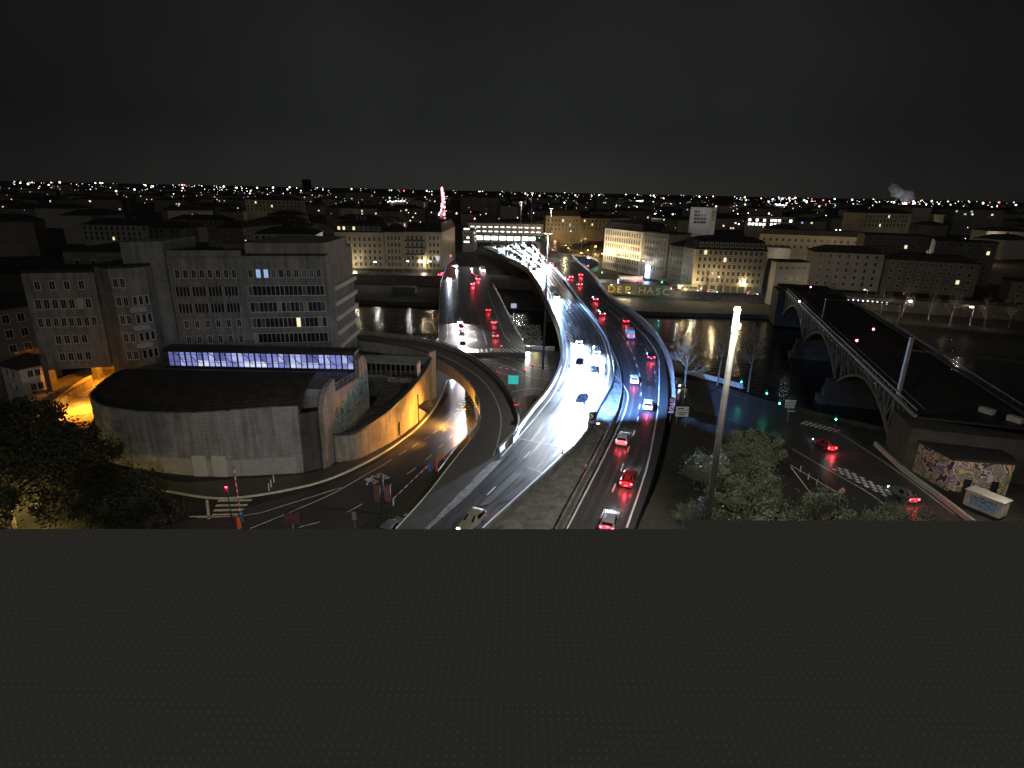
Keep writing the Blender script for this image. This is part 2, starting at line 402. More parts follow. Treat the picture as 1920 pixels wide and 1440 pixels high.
# left carriageway (towards the camera)
LL = resamp(spline(PX([(905, 462), (940, 478), (985, 503), (1008, 530), (1026, 565), (1046, 610), (1055, 660), (1050, 695), (1030, 733), (1000, 771), (962, 820), (925, 862), (795, 990), (640, 1150)], HZ)), n=120)
LR = resamp(spline(PX([(985, 455), (1008, 478), (1045, 515), (1078, 560), (1105, 592), (1130, 627), (1141, 657), (1148, 690), (1143, 725), (1120, 765), (1082, 832), (913, 992), (800, 1110)], HZ)), n=120)
def deck_t(pts): return [7.2 if p.y < 112 else 1.3 for p in pts]
mb = MB(); mb.strip(LL, LR, deck_t(LL)); struct('inbound_motorway_road', mb.build('inbound_motorway_road', M['asphalt']))
RL = resamp(spline(PX([(1000, 450), (1020, 478), (1058, 515), (1090, 560), (1114, 592), (1140, 627), (1152, 657), (1166, 690), (1172, 730), (1166, 770), (1150, 810), (1126, 860), (1060, 992), (1000, 1120)], HZ)), n=120)
RRp = [(1050, 452), (1080, 488), (1108, 515), (1140, 560), (1180, 590), (1215, 622), (1240, 660), (1250, 700), (1252, 760), (1240, 830), (1222, 900), (1190, 990), (1150, 1120)]
RR = resamp(spline(PX(RRp, HZ)), n=120)
mb = MB(); mb.strip(RL, RR, deck_t(RL)); struct('outbound_motorway_road', mb.build('outbound_motorway_road', M['asphalt']))
# lines
mb = MB()
line(mb, spline(PX([(960, 480), (992, 500), (1016, 530), (1034, 565), (1054, 610), (1063, 655), (1059, 690), (1041, 733), (1012, 773), (975, 817), (940, 856)], HZ)), .22)
line(mb, spline(PX([(925, 866), (860, 932), (800, 990), (690, 1105)], HZ)), .22)
line(mb, spline(PX([(1036, 515), (1074, 560), (1101, 592), (1126, 627), (1136, 652), (1142, 690), (1134, 728), (1110, 766), (1073, 832), (905, 990)], HZ)), .25)
dashes(mb, spline(PX([(1005, 505), (1040, 555), (1072, 603), (1090, 622), (1101, 630), (1102, 690), (1087, 730), (1045, 785), (1000, 840), (945, 897), (850, 990)], HZ)), .18, 3, 9)
for i in range(6):
    a = P(1056+i*4, 620+i*7, HZ); b_ = P(1074+i*1.5, 632+i*7, HZ); line(mb, [a, b_], .45)
struct('inbound_lane_markings', mb.build('inbound_lane_markings', M['paint']))
mb = MB()
line(mb, spline(PX([(1150, 700), (1176, 735), (1172, 770), (1155, 810), (1131, 860), (1063, 992)], HZ)), .2)
line(mb, spline(PX([(1128, 560), (1170, 592), (1209, 630), (1232, 664), (1236, 697), (1234, 760), (1225, 820), (1211, 883), (1175, 990)], HZ)), .22)
dashes(mb, spline(PX([(1075, 533), (1115, 576), (1162, 625), (1179, 647), (1196, 691), (1202, 725), (1197, 780), (1184, 825), (1160, 893), (1125, 975), (1110, 1010)], HZ)), .2, 3, 3.6)
dashes(mb, spline(PX([(1085, 525), (1130, 572), (1160, 599), (1202, 645), (1213, 660), (1226, 690), (1230, 720)], HZ)), .2, 2.2, 4)
struct('outbound_lane_markings', mb.build('outbound_lane_markings', M['paint']))
random.seed(12); mb = MB()
for k in range(26):
    src = random.choice([(LL, LR), (RL, RR)]); j = random.randint(60, 112); f = random.uniform(.12, .8); wv = random.uniform(.08, .2); jj = j+random.randint(1, 3)
    q = [src[0][j].lerp(src[1][j], f), src[0][j].lerp(src[1][j], f+wv), src[0][jj].lerp(src[1][jj], f+wv), src[0][jj].lerp(src[1][jj], f)]
    mb.add([p+Vector((0, 0, .008+k*.0004)) for p in q], [(0, 1, 2, 3)], k % 2)
struct('asphalt_patches', mb.build('asphalt_patches', [wet('patch_dark', (.028, .028, .028), .3, .5), wet('patch_light', (.085, .083, .078), .35, .5)]))
mb = MB()
for src, fr_s in (((LL, LR), (.16, .30, .46, .60, .74, .88)), ((RL, RR), (.2, .36, .58, .76))):
    for f in fr_s:
        cc = [a.lerp(b_, f) for a, b_ in zip(src[0], src[1])][40:118]; line(mb, cc, .42, .006, 0)
struct('painted_glare_tracks', mb.build('painted_glare_tracks', wet('glare_streak_asphalt', (.085, .083, .08), .16, .3, .4)))  # tracks coloured lighter and glossier to paint streaks of headlight glare
# expansion joints across the deck
mb = MB()
for a, b_ in (((1060, 624), (1196, 631)), ((972, 822), (1052, 838)), ((985, 874), (1020, 888))): line(mb, [P(*a, HZ), P(*b_, HZ)], .22, .012)
struct('expansion_joints', mb.build('expansion_joints', M['concrete_w']))
# parapets
def multi(parent, name, mesh_builder, material, locs):
    o0 = mesh_builder.build(name, material, parent); me = o0.data; o0.location = locs[0]
    for l in locs[1:100]:
        o = bpy.data.objects.new(name, me); C.objects.link(o); o.parent = parent; o.location = l
def postmesh(w_, h):
    q = MB(); q.box((0, 0, h/2), (w_, w_, h)); return q
def parapet(pts, label, material, th=.35, top=.95, bot=-1.5, cap=True, name='concrete_parapet', step=4, rail=None):
    e = empty(name, label=label, cat='parapet')
    mb = MB(); mb.wall(pts, th, top, bot); mb.build('barrier_wall', material, e)
    if cap:
        mb = MB(); mb.wall(pts, th+.14, top+.12, top+.004); mb.build('coping', M['concrete_w'], e)
    if rail:
        mb = MB(); up_ = Vector((0, 0, top+rail))
        mb.path([p+up_ for p in pts], .05); mb.path([p+up_-Vector((0, 0, .35)) for p in pts], .035)
        mb.build('handrail', M['metal'], e)
        multi(e, 'rail_post', postmesh(.08, rail-.1), M['metal'], [p+Vector((0, 0, top+.1)) for p in resamp(pts, step)])
    return e
pl = resamp(spline(PX([(955, 487), (985, 503), (1006, 530), (1024, 565), (1044, 610), (1053, 660), (1048, 697), (1028, 736), (998, 773), (960, 824), (935, 850)], HZ)), n=90)
parapet(pl, 'pale concrete parapet on the river side of the inbound motorway', M['concrete'])
pr = resamp(spline(PX([(1075, 484), (1108, 513), (1142, 558), (1184, 588), (1220, 620), (1246, 660), (1259, 700), (1263, 762)], HZ)), n=90)
parapet(pr, 'yellowish concrete parapet on the outer curve of the outbound motorway', M['concrete'], .4, 1.1, rail=.4)
pc = resamp([(a+b_)/2 for a, b_ in zip(LR, RL)][8:84], n=100)
parapet(pc, 'low concrete barrier between the two motorway carriageways', M['concrete'], .5, .8, -.5)
cut = resamp(spline([p for p in LR[70:]]), n=40)
parapet([p+Vector((.35, 0, 0)) for p in cut], 'dark crash barrier beside the inbound lanes at the rubble median', M['concrete_d'], .3, .7, -.5, cap=False, name='crash_barrier')
cut = resamp(spline([p for p in RL[76:]]), n=40)
parapet([p-Vector((.8, 0, 0)) for p in cut], 'dark crash barrier left of the outbound lanes at the rubble median', M['concrete_d'], .3, .7, -.5, cap=False, name='crash_barrier')
# median rubble
mb = MB(); ml = resamp(spline(PX([(1146, 690), (1140, 732), (1118, 768), (1084, 832), (915, 994), (790, 1125)], HZ-.25)), n=40); mr_ = resamp(spline(PX([(1166, 695), (1172, 732), (1164, 772), (1147, 812), (1122, 862), (1056, 994), (990, 1125)], HZ-.25)), n=40)
G4 = []
for k in range(7): G4.append([a.lerp(b_, k/6)+Vector((0, 0, -.25+.35*random.random() if 0 < k < 6 else -.25)) for a, b_ in zip(ml, mr_)])
for k in range(6): mb.strip(G4[k], G4[k+1])
struct('motorway_median', mb.build('motorway_median', M['rubble']))
# embankment right of outbound road
mb = MB(); ea = resamp(spline(PX([(1264, 762), (1252, 832), (1232, 905), (1195, 992), (1150, 1110)], HZ-.1)), n=30)
eb = resamp([Vector((38, 118, .1)), Vector((41, 96, .1)), Vector((43, 78, .1)), Vector((40, 60, .1)), Vector((30, 40, .3))], n=30)
prev = ea
for k in range(1, 6):
    cur = [a.lerp(b_, k/5)+Vector((0, 0, .25*math.sin(k*2+i*.7))) if k < 5 else b_ for i, (a, b_) in enumerate(zip(ea, eb))]
    mb.strip(prev, cur); prev = cur
tag(struct('grass_embankment', mb.build('grass_embankment', M['grass'])))
# path on the embankment
mb = MB(); line(mb, spline([Vector((31, 72, 4.4)), Vector((36, 75, 2.9)), Vector((41, 82, 1.2))]), 1.6, .25); struct('path', mb.build('path', M['pave']))

# loop ramp
RO = resamp(spline(PX([(600, 634), (655, 628), (700, 629), (780, 639), (830, 652), (880, 672), (920, 700), (950, 735), (968, 775), (971, 812), (955, 838), (928, 858)], HZ)), n=110)
RI = resamp(spline(PX([(600, 652), (655, 646), (740, 656), (790, 668), (830, 687), (868, 714), (895, 750), (901, 785), (890, 815), (850, 862), (800, 930), (742, 992), (640, 1110)], HZ)), n=110)
RAMPO = resamp(list(RO)+PX([(860, 930), (795, 992), (680, 1110)], HZ), n=110)
mb = MB(); a = [p+Vector((0, 0, .004)) for p in RAMPO]; mb.strip(a, RI, [6.8 if p.y < 84 else 1.1 for p in RI])
ramp = empty('elevated_ramp', label='curved elevated slip road sweeping round on concrete piers above the bus road', cat='elevated road')
mb.build('deck', M['asphalt_old'], ramp)
mb = MB(); mb.wall([p+Vector((0, 0, 0)) for p in RO[:104]], .35, 1.05, -1.3)
for p in resamp(RO[2:80], .7): mb.box((p.x, p.y, p.z-.15), (.42, .1, 1.9))
mb.build('outer_parapet', M['concrete'], ramp)
# fluted inner side of the parapets
mb = MB(); mb.wall(RI[:74], .35, 1.05, -1.3)
for p in resamp(RI[2:60], .7): mb.box((p.x, p.y, p.z-.15), (.42, .1, 1.9))
mb.build('inner_parapet', M['concrete'], ramp)
for src, nm in ((RO[:104], 'outer_rail'), (RI[:88], 'inner_rail')):
    mb = MB(); mb.path([p+Vector((0, 0, 1.45)) for p in src], .05)
    mb.build(nm, M['metal_d'], ramp)
    multi(ramp, 'rail_post', postmesh(.07, .45), M['metal_d'], [p+Vector((0, 0, 1.0)) for p in resamp(src, 3)])
for px, py in ((832, 735), (718, 690), (938, 800), (660, 668)):
    p = P(px, py, 0); p = Vector((p.x, p.y, 0))
mb = MB(); line(mb, resamp(spline(PX([(742, 992), (800, 928), (850, 864), (884, 822), (893, 800)], HZ)), n=30), .2, .03)
line(mb, resamp(spline(PX([(700, 640), (780, 650), (840, 672), (888, 700), (918, 730), (937, 770), (938, 810), (925, 855)], HZ)), n=60), .14, .03)
mb.build('ramp_edge_line', M['paint_y'], ramp)
for f in (.13, .28, .42, .56):
    i = int(f*109); a, b_ = RAMPO[i], RI[min(109, int(i*.92))]; c = (a+b_)/2
    mb = MB(); mb.tube((c.x, c.y, -.5), (c.x, c.y, HZ-1.12), .75, n=16); mb.box((c.x, c.y, HZ-1.45), (4.6, 1.4, .6), math.atan2(b_.y-a.y, b_.x-a.x)); mb.build('pier', M['concrete_d'], ramp)
# gore between the ramp and the motorway
mb = MB(); line(mb, spline(PX([(926, 868), (900, 900), (860, 938), (795, 994)], HZ)), .12, .035)
g1 = resamp(PX([(918, 868), (855, 930), (795, 992)], HZ+.03), n=20); g2 = resamp(PX([(942, 862), (880, 926), (800, 996)], HZ+.03), n=20)
mb.strip(g1, g2); struct('paved_gore', mb.build('paved_gore', mat('gore_slabs', (.20, .18, .15), .7, var=.6, scale=1.6, bump=.5)))
# verge wedge between loop and motorway + bright concrete apron
mb = MB(); ap = [P(*q, 5.9) for q in ((1032, 738), (1010, 742), (968, 800), (975, 812), (1000, 778))]
mb.prism([(p.x, p.y) for p in ap], -.5, 5.0); tag(mb.build('concrete_apron', M['concrete_w']), 'pale sloping concrete apron under the motorway parapet beside the loop', 'retaining wall')

# bus road on the lower level
def gline(lst, dz=.0, n=8): return spline(GX(lst, dz), n)
BL = resamp(gline([(905, 668), (880, 690), (858, 712), (838, 745), (812, 785), (770, 825), (715, 862), (640, 900), (560, 925), (470, 950), (360, 975), (200, 1010)]), n=90)
BR = resamp(gline([(935, 690), (915, 710), (903, 745), (893, 790), (862, 828), (828, 862), (790, 905), (720, 960), (660, 1000), (600, 1040), (500, 1090), (300, 1180)]), n=90)
def drape(pts, dz): return [Vector((p.x, p.y, hgt(p.x, p.y)+dz)) for p in pts]
mb = MB()
rows = [drape([a.lerp(b_, k/8) for a, b_ in zip(BL, BR)], .03) for k in range(9)]
for k in range(8): mb.strip(rows[k], rows[k+1])
struct('bus_road', mb.build('bus_road', M['asphalt']))
def gm(mb, lst, w, dz=.09, dash=None):
    pts = drape(resamp(gline(lst), .8), 0)
    if dash: dashes(mb, pts, w, dash[0], dash[1], dz)
    else: line(mb, pts, w, dz)
mb = MB()
gm(mb, [(470, 992), (560, 955), (640, 918), (720, 872)], .16)
gm(mb, [(370, 972), (470, 966), (545, 945), (640, 915)], .16)
gm(mb, [(560, 990), (650, 962), (740, 905), (800, 862), (855, 810), (890, 765)], .15, dash=(3, 3))
gm(mb, [(720, 872), (800, 822), (845, 785), (880, 748), (893, 715)], .15, dash=(3, 1.4))
for i in range(4): # zebra
    gm(mb, [(394-i*-0+4*i-i*8+15, 940+i*9), (472-i*8, 939+i*9)], .55)
gm(mb, [(388, 938), (392, 975)], .3); gm(mb, [(355, 970), (440, 968)], .3)
# chequered crossing
for r in range(7):
    for c in range(3):
        u = (r+.5)/7; q0 = Vector((868+u*20-0*c, 770-u*34)); x = q0.x-14+c*12+(6 if r % 2 else 0)-u*2
        a = G(x, q0.y); b_ = G(x+6, q0.y)
        gm(mb, [(x, q0.y), (x+6.5, q0.y+1)], .55)
struct('bus_road_markings', mb.build('bus_road_markings', M['paint_y']))
def ground_text(s, px, py, size, px2, py2, flip=False):
    a = G(px, py, .12); b_ = G(px2, py2, .12); d = (b_-a); ang = math.atan2(d.y, d.x)
    return struct('road_lettering', textmesh('road_lettering', s, size, M['paint_y'], Matrix.Translation(a) @ Matrix.Rotation(ang, 4, 'Z') @ Matrix.Diagonal((1, 1.9, 1, 1))))
# letters are painted for drivers coming towards the river, so they appear upside down here
ground_text('BUS', 706, 898, 1.7, 690, 904); ground_text('BUS', 839, 804, 1.6, 824, 808)
mb = MB()
for (x, y) in ((690, 906), (832, 811)):
    a = G(x, y, .12); mb.box((a.x, a.y, a.z), (.2, 1.6, .004)); mb.add([(a.x-.5, a.y+.6, a.z+.003), (a.x+.5, a.y+.6, a.z+.003), (a.x, a.y+1.4, a.z+.003)], [(0, 1, 2)])
struct('road_arrow', mb.build('road_arrow', M['paint_y']))
# pavement in front of the hall and courtyard wall
mb = MB(); a = drape(resamp(gline([(250, 905), (330, 925), (430, 935), (560, 915), (640, 890), (715, 852), (768, 815), (806, 778), (828, 742), (838, 715)], 0), 1.2), .15)
b_ = drape(resamp(gline([(250, 880), (330, 905), (430, 901), (570, 890), (640, 868), (700, 840), (745, 812), (780, 775), (795, 745), (800, 720)], 0), n=len(a)), .15)
mb.strip(a, b_, .2); struct('pavement', mb.build('pavement', M['pave']))
mb = MB(); mb.wall(a, .25, .02, -.2); struct('kerb', mb.build('kerb', M['paint_y']))
# grass wedge between bus road and motorway
mb = MB(); a = drape(resamp([P(*q, 4.4) for q in ((828, 868), (800, 905), (722, 962), (640, 1010))], n=24), .05); b_ = resamp([P(*q, 5.4) for q in ((838, 868), (800, 928), (740, 990), (690, 1045))], n=24)
mb.strip(a, b_); struct('grass_verge', mb.build('grass_verge', M['grass']))

# lower road bridge over the river
BRL = [P(812, 668, 0)+Vector((0, 0, 1)), P(823, 640, 1), P(823, 590, 1), P(826, 533, 1), P(838, 500, 1)]
BRR = [P(985, 668, 0)+Vector((0, 0, 1)), P(980, 640, 1), P(955, 595, 1), P(925, 532, 1), P(905, 500, 1)]
a = resamp(BRL, n=30); b_ = resamp(BRR, n=30)
mb = MB(); mb.strip(a, b_, 1.4); struct('lower_bridge_road', mb.build('lower_bridge_road', M['asphalt']))
mb = MB()
line(mb, PX([(836, 535), (839, 620), (838, 634), (835, 640)], 1), .16); line(mb, PX([(847, 535), (850, 625)], 1), .16)
dashes(mb, PX([(868, 533), (880, 580), (891, 630), (893, 640)], 1), .18, 3, 2.5); line(mb, PX([(887, 553), (900, 600), (913, 647)], 1), .16)
line(mb, PX([(915, 545), (930, 590), (945, 628), (956, 640)], 1), .25); dashes(mb, PX([(858, 535), (870, 600), (874, 635)], 1), .14, 3, 5)
for i in range(5): line(mb, [P(886+i*8.5, 655-.3*i, 1.0), P(887+i*8.5, 661-.3*i, 1.0)], .5, .03)
for i in range(5): line(mb, [P(921+i*7, 653, 1), P(931+i*7, 660, 1)], .45, .03)
for i in range(3): line(mb, [P(950+i*8, 654-i, 1), P(963+i*8, 661-i, 1)], .5, .03)
struct('bridge_lane_markings', mb.build('bridge_lane_markings', M['paint']))
def railing(pts, label, cat='railing', h=1.1, material=None, name='bridge_railing', step=3):
    e = empty(name, label=label, cat=cat); m_ = material or M['metal']
    mb = MB()
    for k in (h, h*.66, h*.33): mb.path([p+Vector((0, 0, k)) for p in pts], .05, 5)
    mb.build('rails', m_, e)
    multi(e, 'post', postmesh(.09, h), m_, resamp(pts, step)); return e
railing(resamp(BRL[1:], n=30), 'pale metal railing on the upstream edge of the lower road bridge')
railing(resamp(PX([(980, 640), (966, 620), (945, 575), (922, 530)], 1), n=20), 'blue-white lit railing on the footpath side of the lower road bridge')
railing([P(823, 640, 1), P(812, 650, 1), P(806, 653, .2)], 'short greenish railing at the corner where bridge meets the quay', step=1.5)
for k, f in enumerate((.28, .55, .8)):
    p = a[int(29*(1-f))]; q = b_[int(29*(1-f))]; c = (p+q)/2
    mb = MB(); mb.box((c.x, c.y, -4), ((q-p).length*.95, 2.2, 7.4)); tag(mb.build('bridge_pier', M['stone']), 'stone pier under the lower road bridge, %s' % ('nearest to the far bank', 'in midstream', 'nearest to the near bank')[2-k], 'bridge pier', 'piers of the lower road bridge')
# junction of the near quay
def gpoly(lst, dz, t=.3):
    mb = MB(); pp = [G(*q, dz) for q in lst]; mb.prism([(p.x, p.y) for p in pp], -.4, dz); return mb
struct('quay_junction_road', gpoly([(690, 668), (800, 660), (830, 655), (975, 650), (1050, 660), (1040, 700), (1010, 742), (975, 800), (900, 790), (890, 740), (850, 740), (800, 730), (700, 705)], .012).build('quay_junction_road', M['asphalt']))
mb = MB()
for lst in ([(905, 665), (950, 672), (1000, 690), (1035, 690)], [(925, 680), (960, 690), (990, 705), (1030, 712)], [(960, 735), (1000, 728), (1030, 735)], [(880, 668), (940, 700), (985, 705)]):
    line(mb, resamp(gline(lst), 1), .16, .03)
for i in range(6): line(mb, [G(900+i*12, 683+i*2), G(906+i*12, 684+i*2)], .5, .03)
for i in range(6): line(mb, [G(912+i*12, 664+i*2), G(920+i*12, 665+i*2)], .35, .03)
for i in range(5): line(mb, [G(985+i*12, 684+i*1), G(992+i*12, 683+i*1)], .25, .03)
struct('junction_markings', mb.build('junction_markings', M['paint']))
# planted roundabout mound inside the loop
mb = MB(); pp = [G(*q) for q in ((972, 748), (1000, 741), (1032, 745), (1012, 775), (978, 810))]
c = sum(pp, Vector())/len(pp)
mb.add([*(p+Vector((0, 0, .05)) for p in pp), *((p+(c-p)*.5)+Vector((0, 0, 1.4)) for p in pp), c+Vector((0, 0, 1.8))],
       [(i, (i+1) % 5, 5+(i+1) % 5, 5+i) for i in range(5)]+[(5+i, 5+(i+1) % 5, 10) for i in range(5)])
struct('grass_mound', mb.build('grass_mound', M['grass']))
# right-hand quay road
K = lambda lst: [P(*q, .02) for q in lst]
qa = resamp(spline(K([(1180, 730), (1290, 712), (1420, 745), (1560, 792), (1640, 850), (1760, 930), (1900, 1010)])), n=50); qb = resamp(spline(K([(1180, 800), (1290, 770), (1400, 800), (1470, 830), (1540, 900), (1640, 1000), (1760, 1100)])), n=50)
mb = MB(); mb.strip(qa, qb); struct('river_quay_road', mb.build('river_quay_road', M['asphalt']))
mb = MB()
line(mb, spline(K([(1555, 800), (1640, 855), (1705, 900), (1790, 965)])), .16); line(mb, spline(K([(1485, 842), (1560, 885), (1640, 932), (1700, 985)])), .16)
line(mb, K([(1290, 700), (1350, 715), (1395, 728)]), .6); line(mb, spline(K([(1288, 718), (1330, 726), (1400, 748)])), .14)
for i in range(8): line(mb, [P(1502+i*8.5, 795+i*2.2, .02), P(1515+i*8.5, 790+i*2.3, .02)], .4)
line(mb, K([(1483, 876), (1520, 925), (1572, 928)]), .2); line(mb, K([(1482, 872), (1572, 925)]), .2)
dv = (P(1665, 920, .02)-P(1560, 868, .02)); L = dv.length; dn = dv.normalized(); pn = Vector((-dn.y, dn.x, 0))
for r in range(int(L/.75)):
    for c in range(4):
        if (r+c) % 2 == 0:
            q = P(1565, 876, .02)+dn*(r*.75+.3)+pn*(c*.6-.9); line(mb, [q, q+dn*.75], .6, .02)
struct('quay_road_markings', mb.build('quay_road_markings', M['paint']))
mb = MB(); mb.wall(resamp(spline([P(*q, 0) for q in ((1640, 835), (1700, 890), (1760, 935), (1830, 990))]), n=20), .4, .8, -.2)
tag(mb.build('low_stone_wall', M['concrete_w']), 'pale low wall running beside the quay road below the graffiti hut', 'low wall')
railing(resamp(spline([P(*q, 0) for q in ((1482, 768), (1560, 788), (1640, 808), (1700, 816))]), n=20), 'thin rusty guard rail along the river side of the right quay road', h=.9, material=M['concrete_d'], name='guard_rail')
mb = MB(); mb.wall(resamp([P(*q, 0) for q in ((1284, 700), (1340, 713), (1392, 727))], n=8), .5, .9, -.2)
tag(mb.build('quay_parapet', M['concrete_w']), 'short cream quay parapet behind the bare riverside trees', 'parapet')

# ================================================================ BUILDINGS
WP = {}
def winproto(w, h, style='frame', mats=None):
    k = (round(w, 2), round(h, 2), style, id(mats) if mats else 0)
    if k in WP: return WP[k]
    mb = MB(); t = .09 if style != 'ribbon' else .1
    # local: x along wall, z up, -y outwards
    if style in ('frame', 'ribbon'):
        mb.box((-w/2, -.03, 0), (t, .12, h+t), mi=1); mb.box((w/2, -.03, 0), (t, .12, h+t), mi=1)
        mb.box((0, -.032, h/2), (w-t, .12, t), mi=1); mb.box((0, -.032, -h/2), (w-t, .14, t*1.4), mi=1)
        if style == 'frame': mb.box((0, -.035, 0), (t*.6, .05, h-t), mi=1)
    if style == 'shutter':
        mb.box((0, -.06, h/2+.12), (w+.3, .22, .14), mi=1); mb.box((0, -.06, -h/2-.08), (w+.3, .25, .12), mi=1)
        mb.box((-w/2-.06, -.04, 0), (.1, .1, h), mi=1); mb.box((w/2+.06, -.04, 0), (.1, .1, h), mi=1); mb.box((0, -.03, 0), (.06, .06, h-.1), mi=1)
    mb.box((0, -.012, 0), (w-.02, .03, h-.02), mi=0)
    me_o = mb.build('window', mats or [M['glass'], M['frame']]); me = me_o.data
    bpy.data.objects.remove(me_o); WP[k] = me; return me
def windows(parent, A, B, zs, n, w, h, style='frame', lit=0, litmat=None, margin=1.0, skip=None, name='window', lits=None, budget=None):
    A = Vector(A[:2]); B = Vector(B[:2]); d = B-A; L = d.length; d.normalize()
    nrm = Vector((d.y, -d.x))
    if nrm.dot(-(A+B)/2) < 0: d = -d; A, B = B, A; nrm = Vector((d.y, -d.x))
    ang = math.atan2(d.y, d.x); out = []
    for r, z in enumerate(zs):
        for i in range(n):
            if skip and skip(r, i): continue
            if BUD[0] <= 0: continue
            BUD[0] -= 1
            u = margin+(L-2*margin)*(i+.5)/n
            p = A+d*u+nrm*.01
            o = bpy.data.objects.new(name, winproto(w, h, style)); C.objects.link(o)
            o.location = (p.x, p.y, z); o.rotation_euler = (0, 0, ang); o.parent = parent
            is_lit = (lits and (r, i) in lits) or random.random() < lit
            if is_lit:
                o.material_slots[0].link = 'OBJECT'; o.material_slots[0].material = litmat or random.choice([L_['win'], L_['win'], L_['winc'], L_['dimwin']])
            out.append(o)
    return out
BUD = [100]
def inset(poly, d):
    c = Vector((sum(p[0] for p in poly)/len(poly), sum(p[1] for p in poly)/len(poly)))
    out = []
    for p in poly:
        v = Vector(p[:2])-c; out.append(tuple(c+v*max(.1, 1-d/max(v.length, .1))))
    return out
def building(label, poly, z0, z1, material, roof='flat', rh=4, faces=(), group=None, name='building', cat='building', roofmat=None, chimneys=0, cornice=True, par=None):
    BUD[0] = 100
    e = empty(name, label=label, cat=cat, group=group)
    poly = [tuple(p[:2]) for p in poly]
    mb = MB(); mb.prism(poly, z0, z1); mb.build('wall', material, e)
    rm = roofmat or M['roof']; mb = MB()
    if roof == 'flat':
        mb.prism(inset(poly, -.25) if cornice else inset(poly, .1), z1+.003, z1+.5)
    else:
        o_ = inset(poly, -.45); n = len(o_)
        if cornice: mb.prism(o_, z1+.003, z1+.3)
        if roof == 'mansard': i1 = inset(poly, 1.6); lev = [(inset(poly, -.1), z1+.3), (i1, z1+rh*.75), (inset(poly, 6), z1+rh)]
        else: lev = [(o_, z1+.305), (inset(poly, 7), z1+rh)]
        vs = []; fs = []
        for pl_, z in lev: vs += [(p[0], p[1], z) for p in pl_]
        for k in range(len(lev)-1): fs += [(k*n+i, k*n+(i+1) % n, (k+1)*n+(i+1) % n, (k+1)*n+i) for i in range(n)]
        fs.append(tuple((len(lev)-1)*n+i for i in range(n))); mb.add(vs, fs)
    ro = mb.build('roof', rm, e)
    if chimneys:
        for k in range(chimneys):
            f = (k+.5)/chimneys; a = Vector(poly[0]); b_ = Vector(poly[1]); c = Vector((sum(p[0] for p in poly)/len(poly), sum(p[1] for p in poly)/len(poly)))
            q = (a.lerp(b_, f)).lerp(c, .75); mb = MB(); mb.box((q.x, q.y, z1+rh*.9), (1.4, .7, rh*.9+.8)); mb.build('chimney', M['concrete_d'], ro)
    for fc in faces:
        i, zs, n_, w_, h_ = fc[:5]; kw = fc[5] if len(fc) > 5 else {}
        windows(e, poly[i], poly[(i+1) % len(poly)], zs, n_, w_, h_, **kw)
    return e

# ---- the lecture hall with the curved block wall
hall = empty('lecture_hall', label='grey block hall with curved front wall, dark barrel roof and a green mural', cat='hall')
fr = [(-65, 87.5), (-63, 81.5), (-58.8, 77.0), (-52.5, 74.4), (-46, 73.0), (-41, 72.6), (-36, 73.2), (-29.4, 74.4)]
frp = resamp(spline([Vector((x, y, 0)) for x, y in fr]), n=48)
mb = MB(); n = len(frp); vs = []
TZ = lambda p: 13.0+1.4*sm((p.x+58)/28)
for p in frp: vs += [(p.x, p.y, 2.5), (p.x, p.y, TZ(p)), (p.x, p.y+.5, TZ(p)), (p.x, p.y+.5, 2.5)]
mb.add(vs, [(i*4+j, i*4+4+j, i*4+5+j, i*4+1+j) for i in range(n-1) for j in range(3)]+[(4*(n-1), 4*(n-1)+1, 4*(n-1)+2, 4*(n-1)+3)])
mb.build('curved_wall', M['blockwall'], hall)
mb = MB(); mb.wall([Vector((p.x, p.y-.06, 0)) for p in frp[20:47]], .12, lambda i: 6.9, 2.6); mb.build('painted_plinth', M['concrete_w'], hall)
for x0 in (-42.6, -39.9): 
    mb = MB(); q = min(frp, key=lambda p: abs(p.x-x0)); mb.box((q.x, q.y-.16, 5.9), (1.9, .12, 3.3)); mb.box((q.x, q.y-.24, 5.9), (.06, .03, 3.2)); mb.build('door', M['facade_w'], hall)
mb = MB(); mb.add([(-29.4, 74.6, 2.5), (-26.7, 76.6, 2.5), (-26.7, 76.6, 13.0), (-29.4, 74.6, 13.2)], [(0, 1, 2, 3)]); mb.build('recessed_panel', blocks('shaded_block_wall', (.11, .10, .09), (.08, .075, .07)), hall)  # shade of the recess put into a darker block colour
# barrel roof grid
mb = MB(); NS = 48; NP = 14; vs = []
for i in range(NS):
    p = frp[i]
    for j in range(NP):
        t = j/(NP-1); ry = 83.5+1.5*(1-sm((p.x+66)/8)); yy = p.y+1.2+(ry-p.y-1.2)*(1-math.cos(t*math.pi/2)); zz = 12.2+(3.9*sm((p.x+66.5)/9)+.3)*math.sin(t*math.pi/2)
        vs.append((p.x+(1.0 if i == 0 else 0), yy, zz))
mb.add(vs, [(i*NP+j, i*NP+NP+j, i*NP+NP+j+1, i*NP+j+1) for i in range(NS-1) for j in range(NP-1)])
for i in range(0, NS, 2):
    for j in range(NP-1): mb.bar(vs[i*NP+j], vs[i*NP+j+1], .07, .14)
mb.build('barrel_roof', mat('bitumen_roof', (.028, .025, .02), .85, var=.5, scale=.6), hall)
mb = MB(); mb.prism([(-64.5, 88), (-60, 85), (-27, 85), (-26.4, 98), (-62, 98)], 2, 13.2); mb.build('rear_block', M['blockwall'], hall)
mb = MB()
for k in (.55, 1.05): mb.path([Vector((p.x, p.y+.35, TZ(p)+k)) for p in frp[10:47]], .035, 5)
for p in frp[10:47:3]: mb.tube((p.x, p.y+.35, TZ(p)), (p.x, p.y+.35, TZ(p)+1.05), .035, n=5)
mb.build('roof_railing', M['metal_d'], hall)
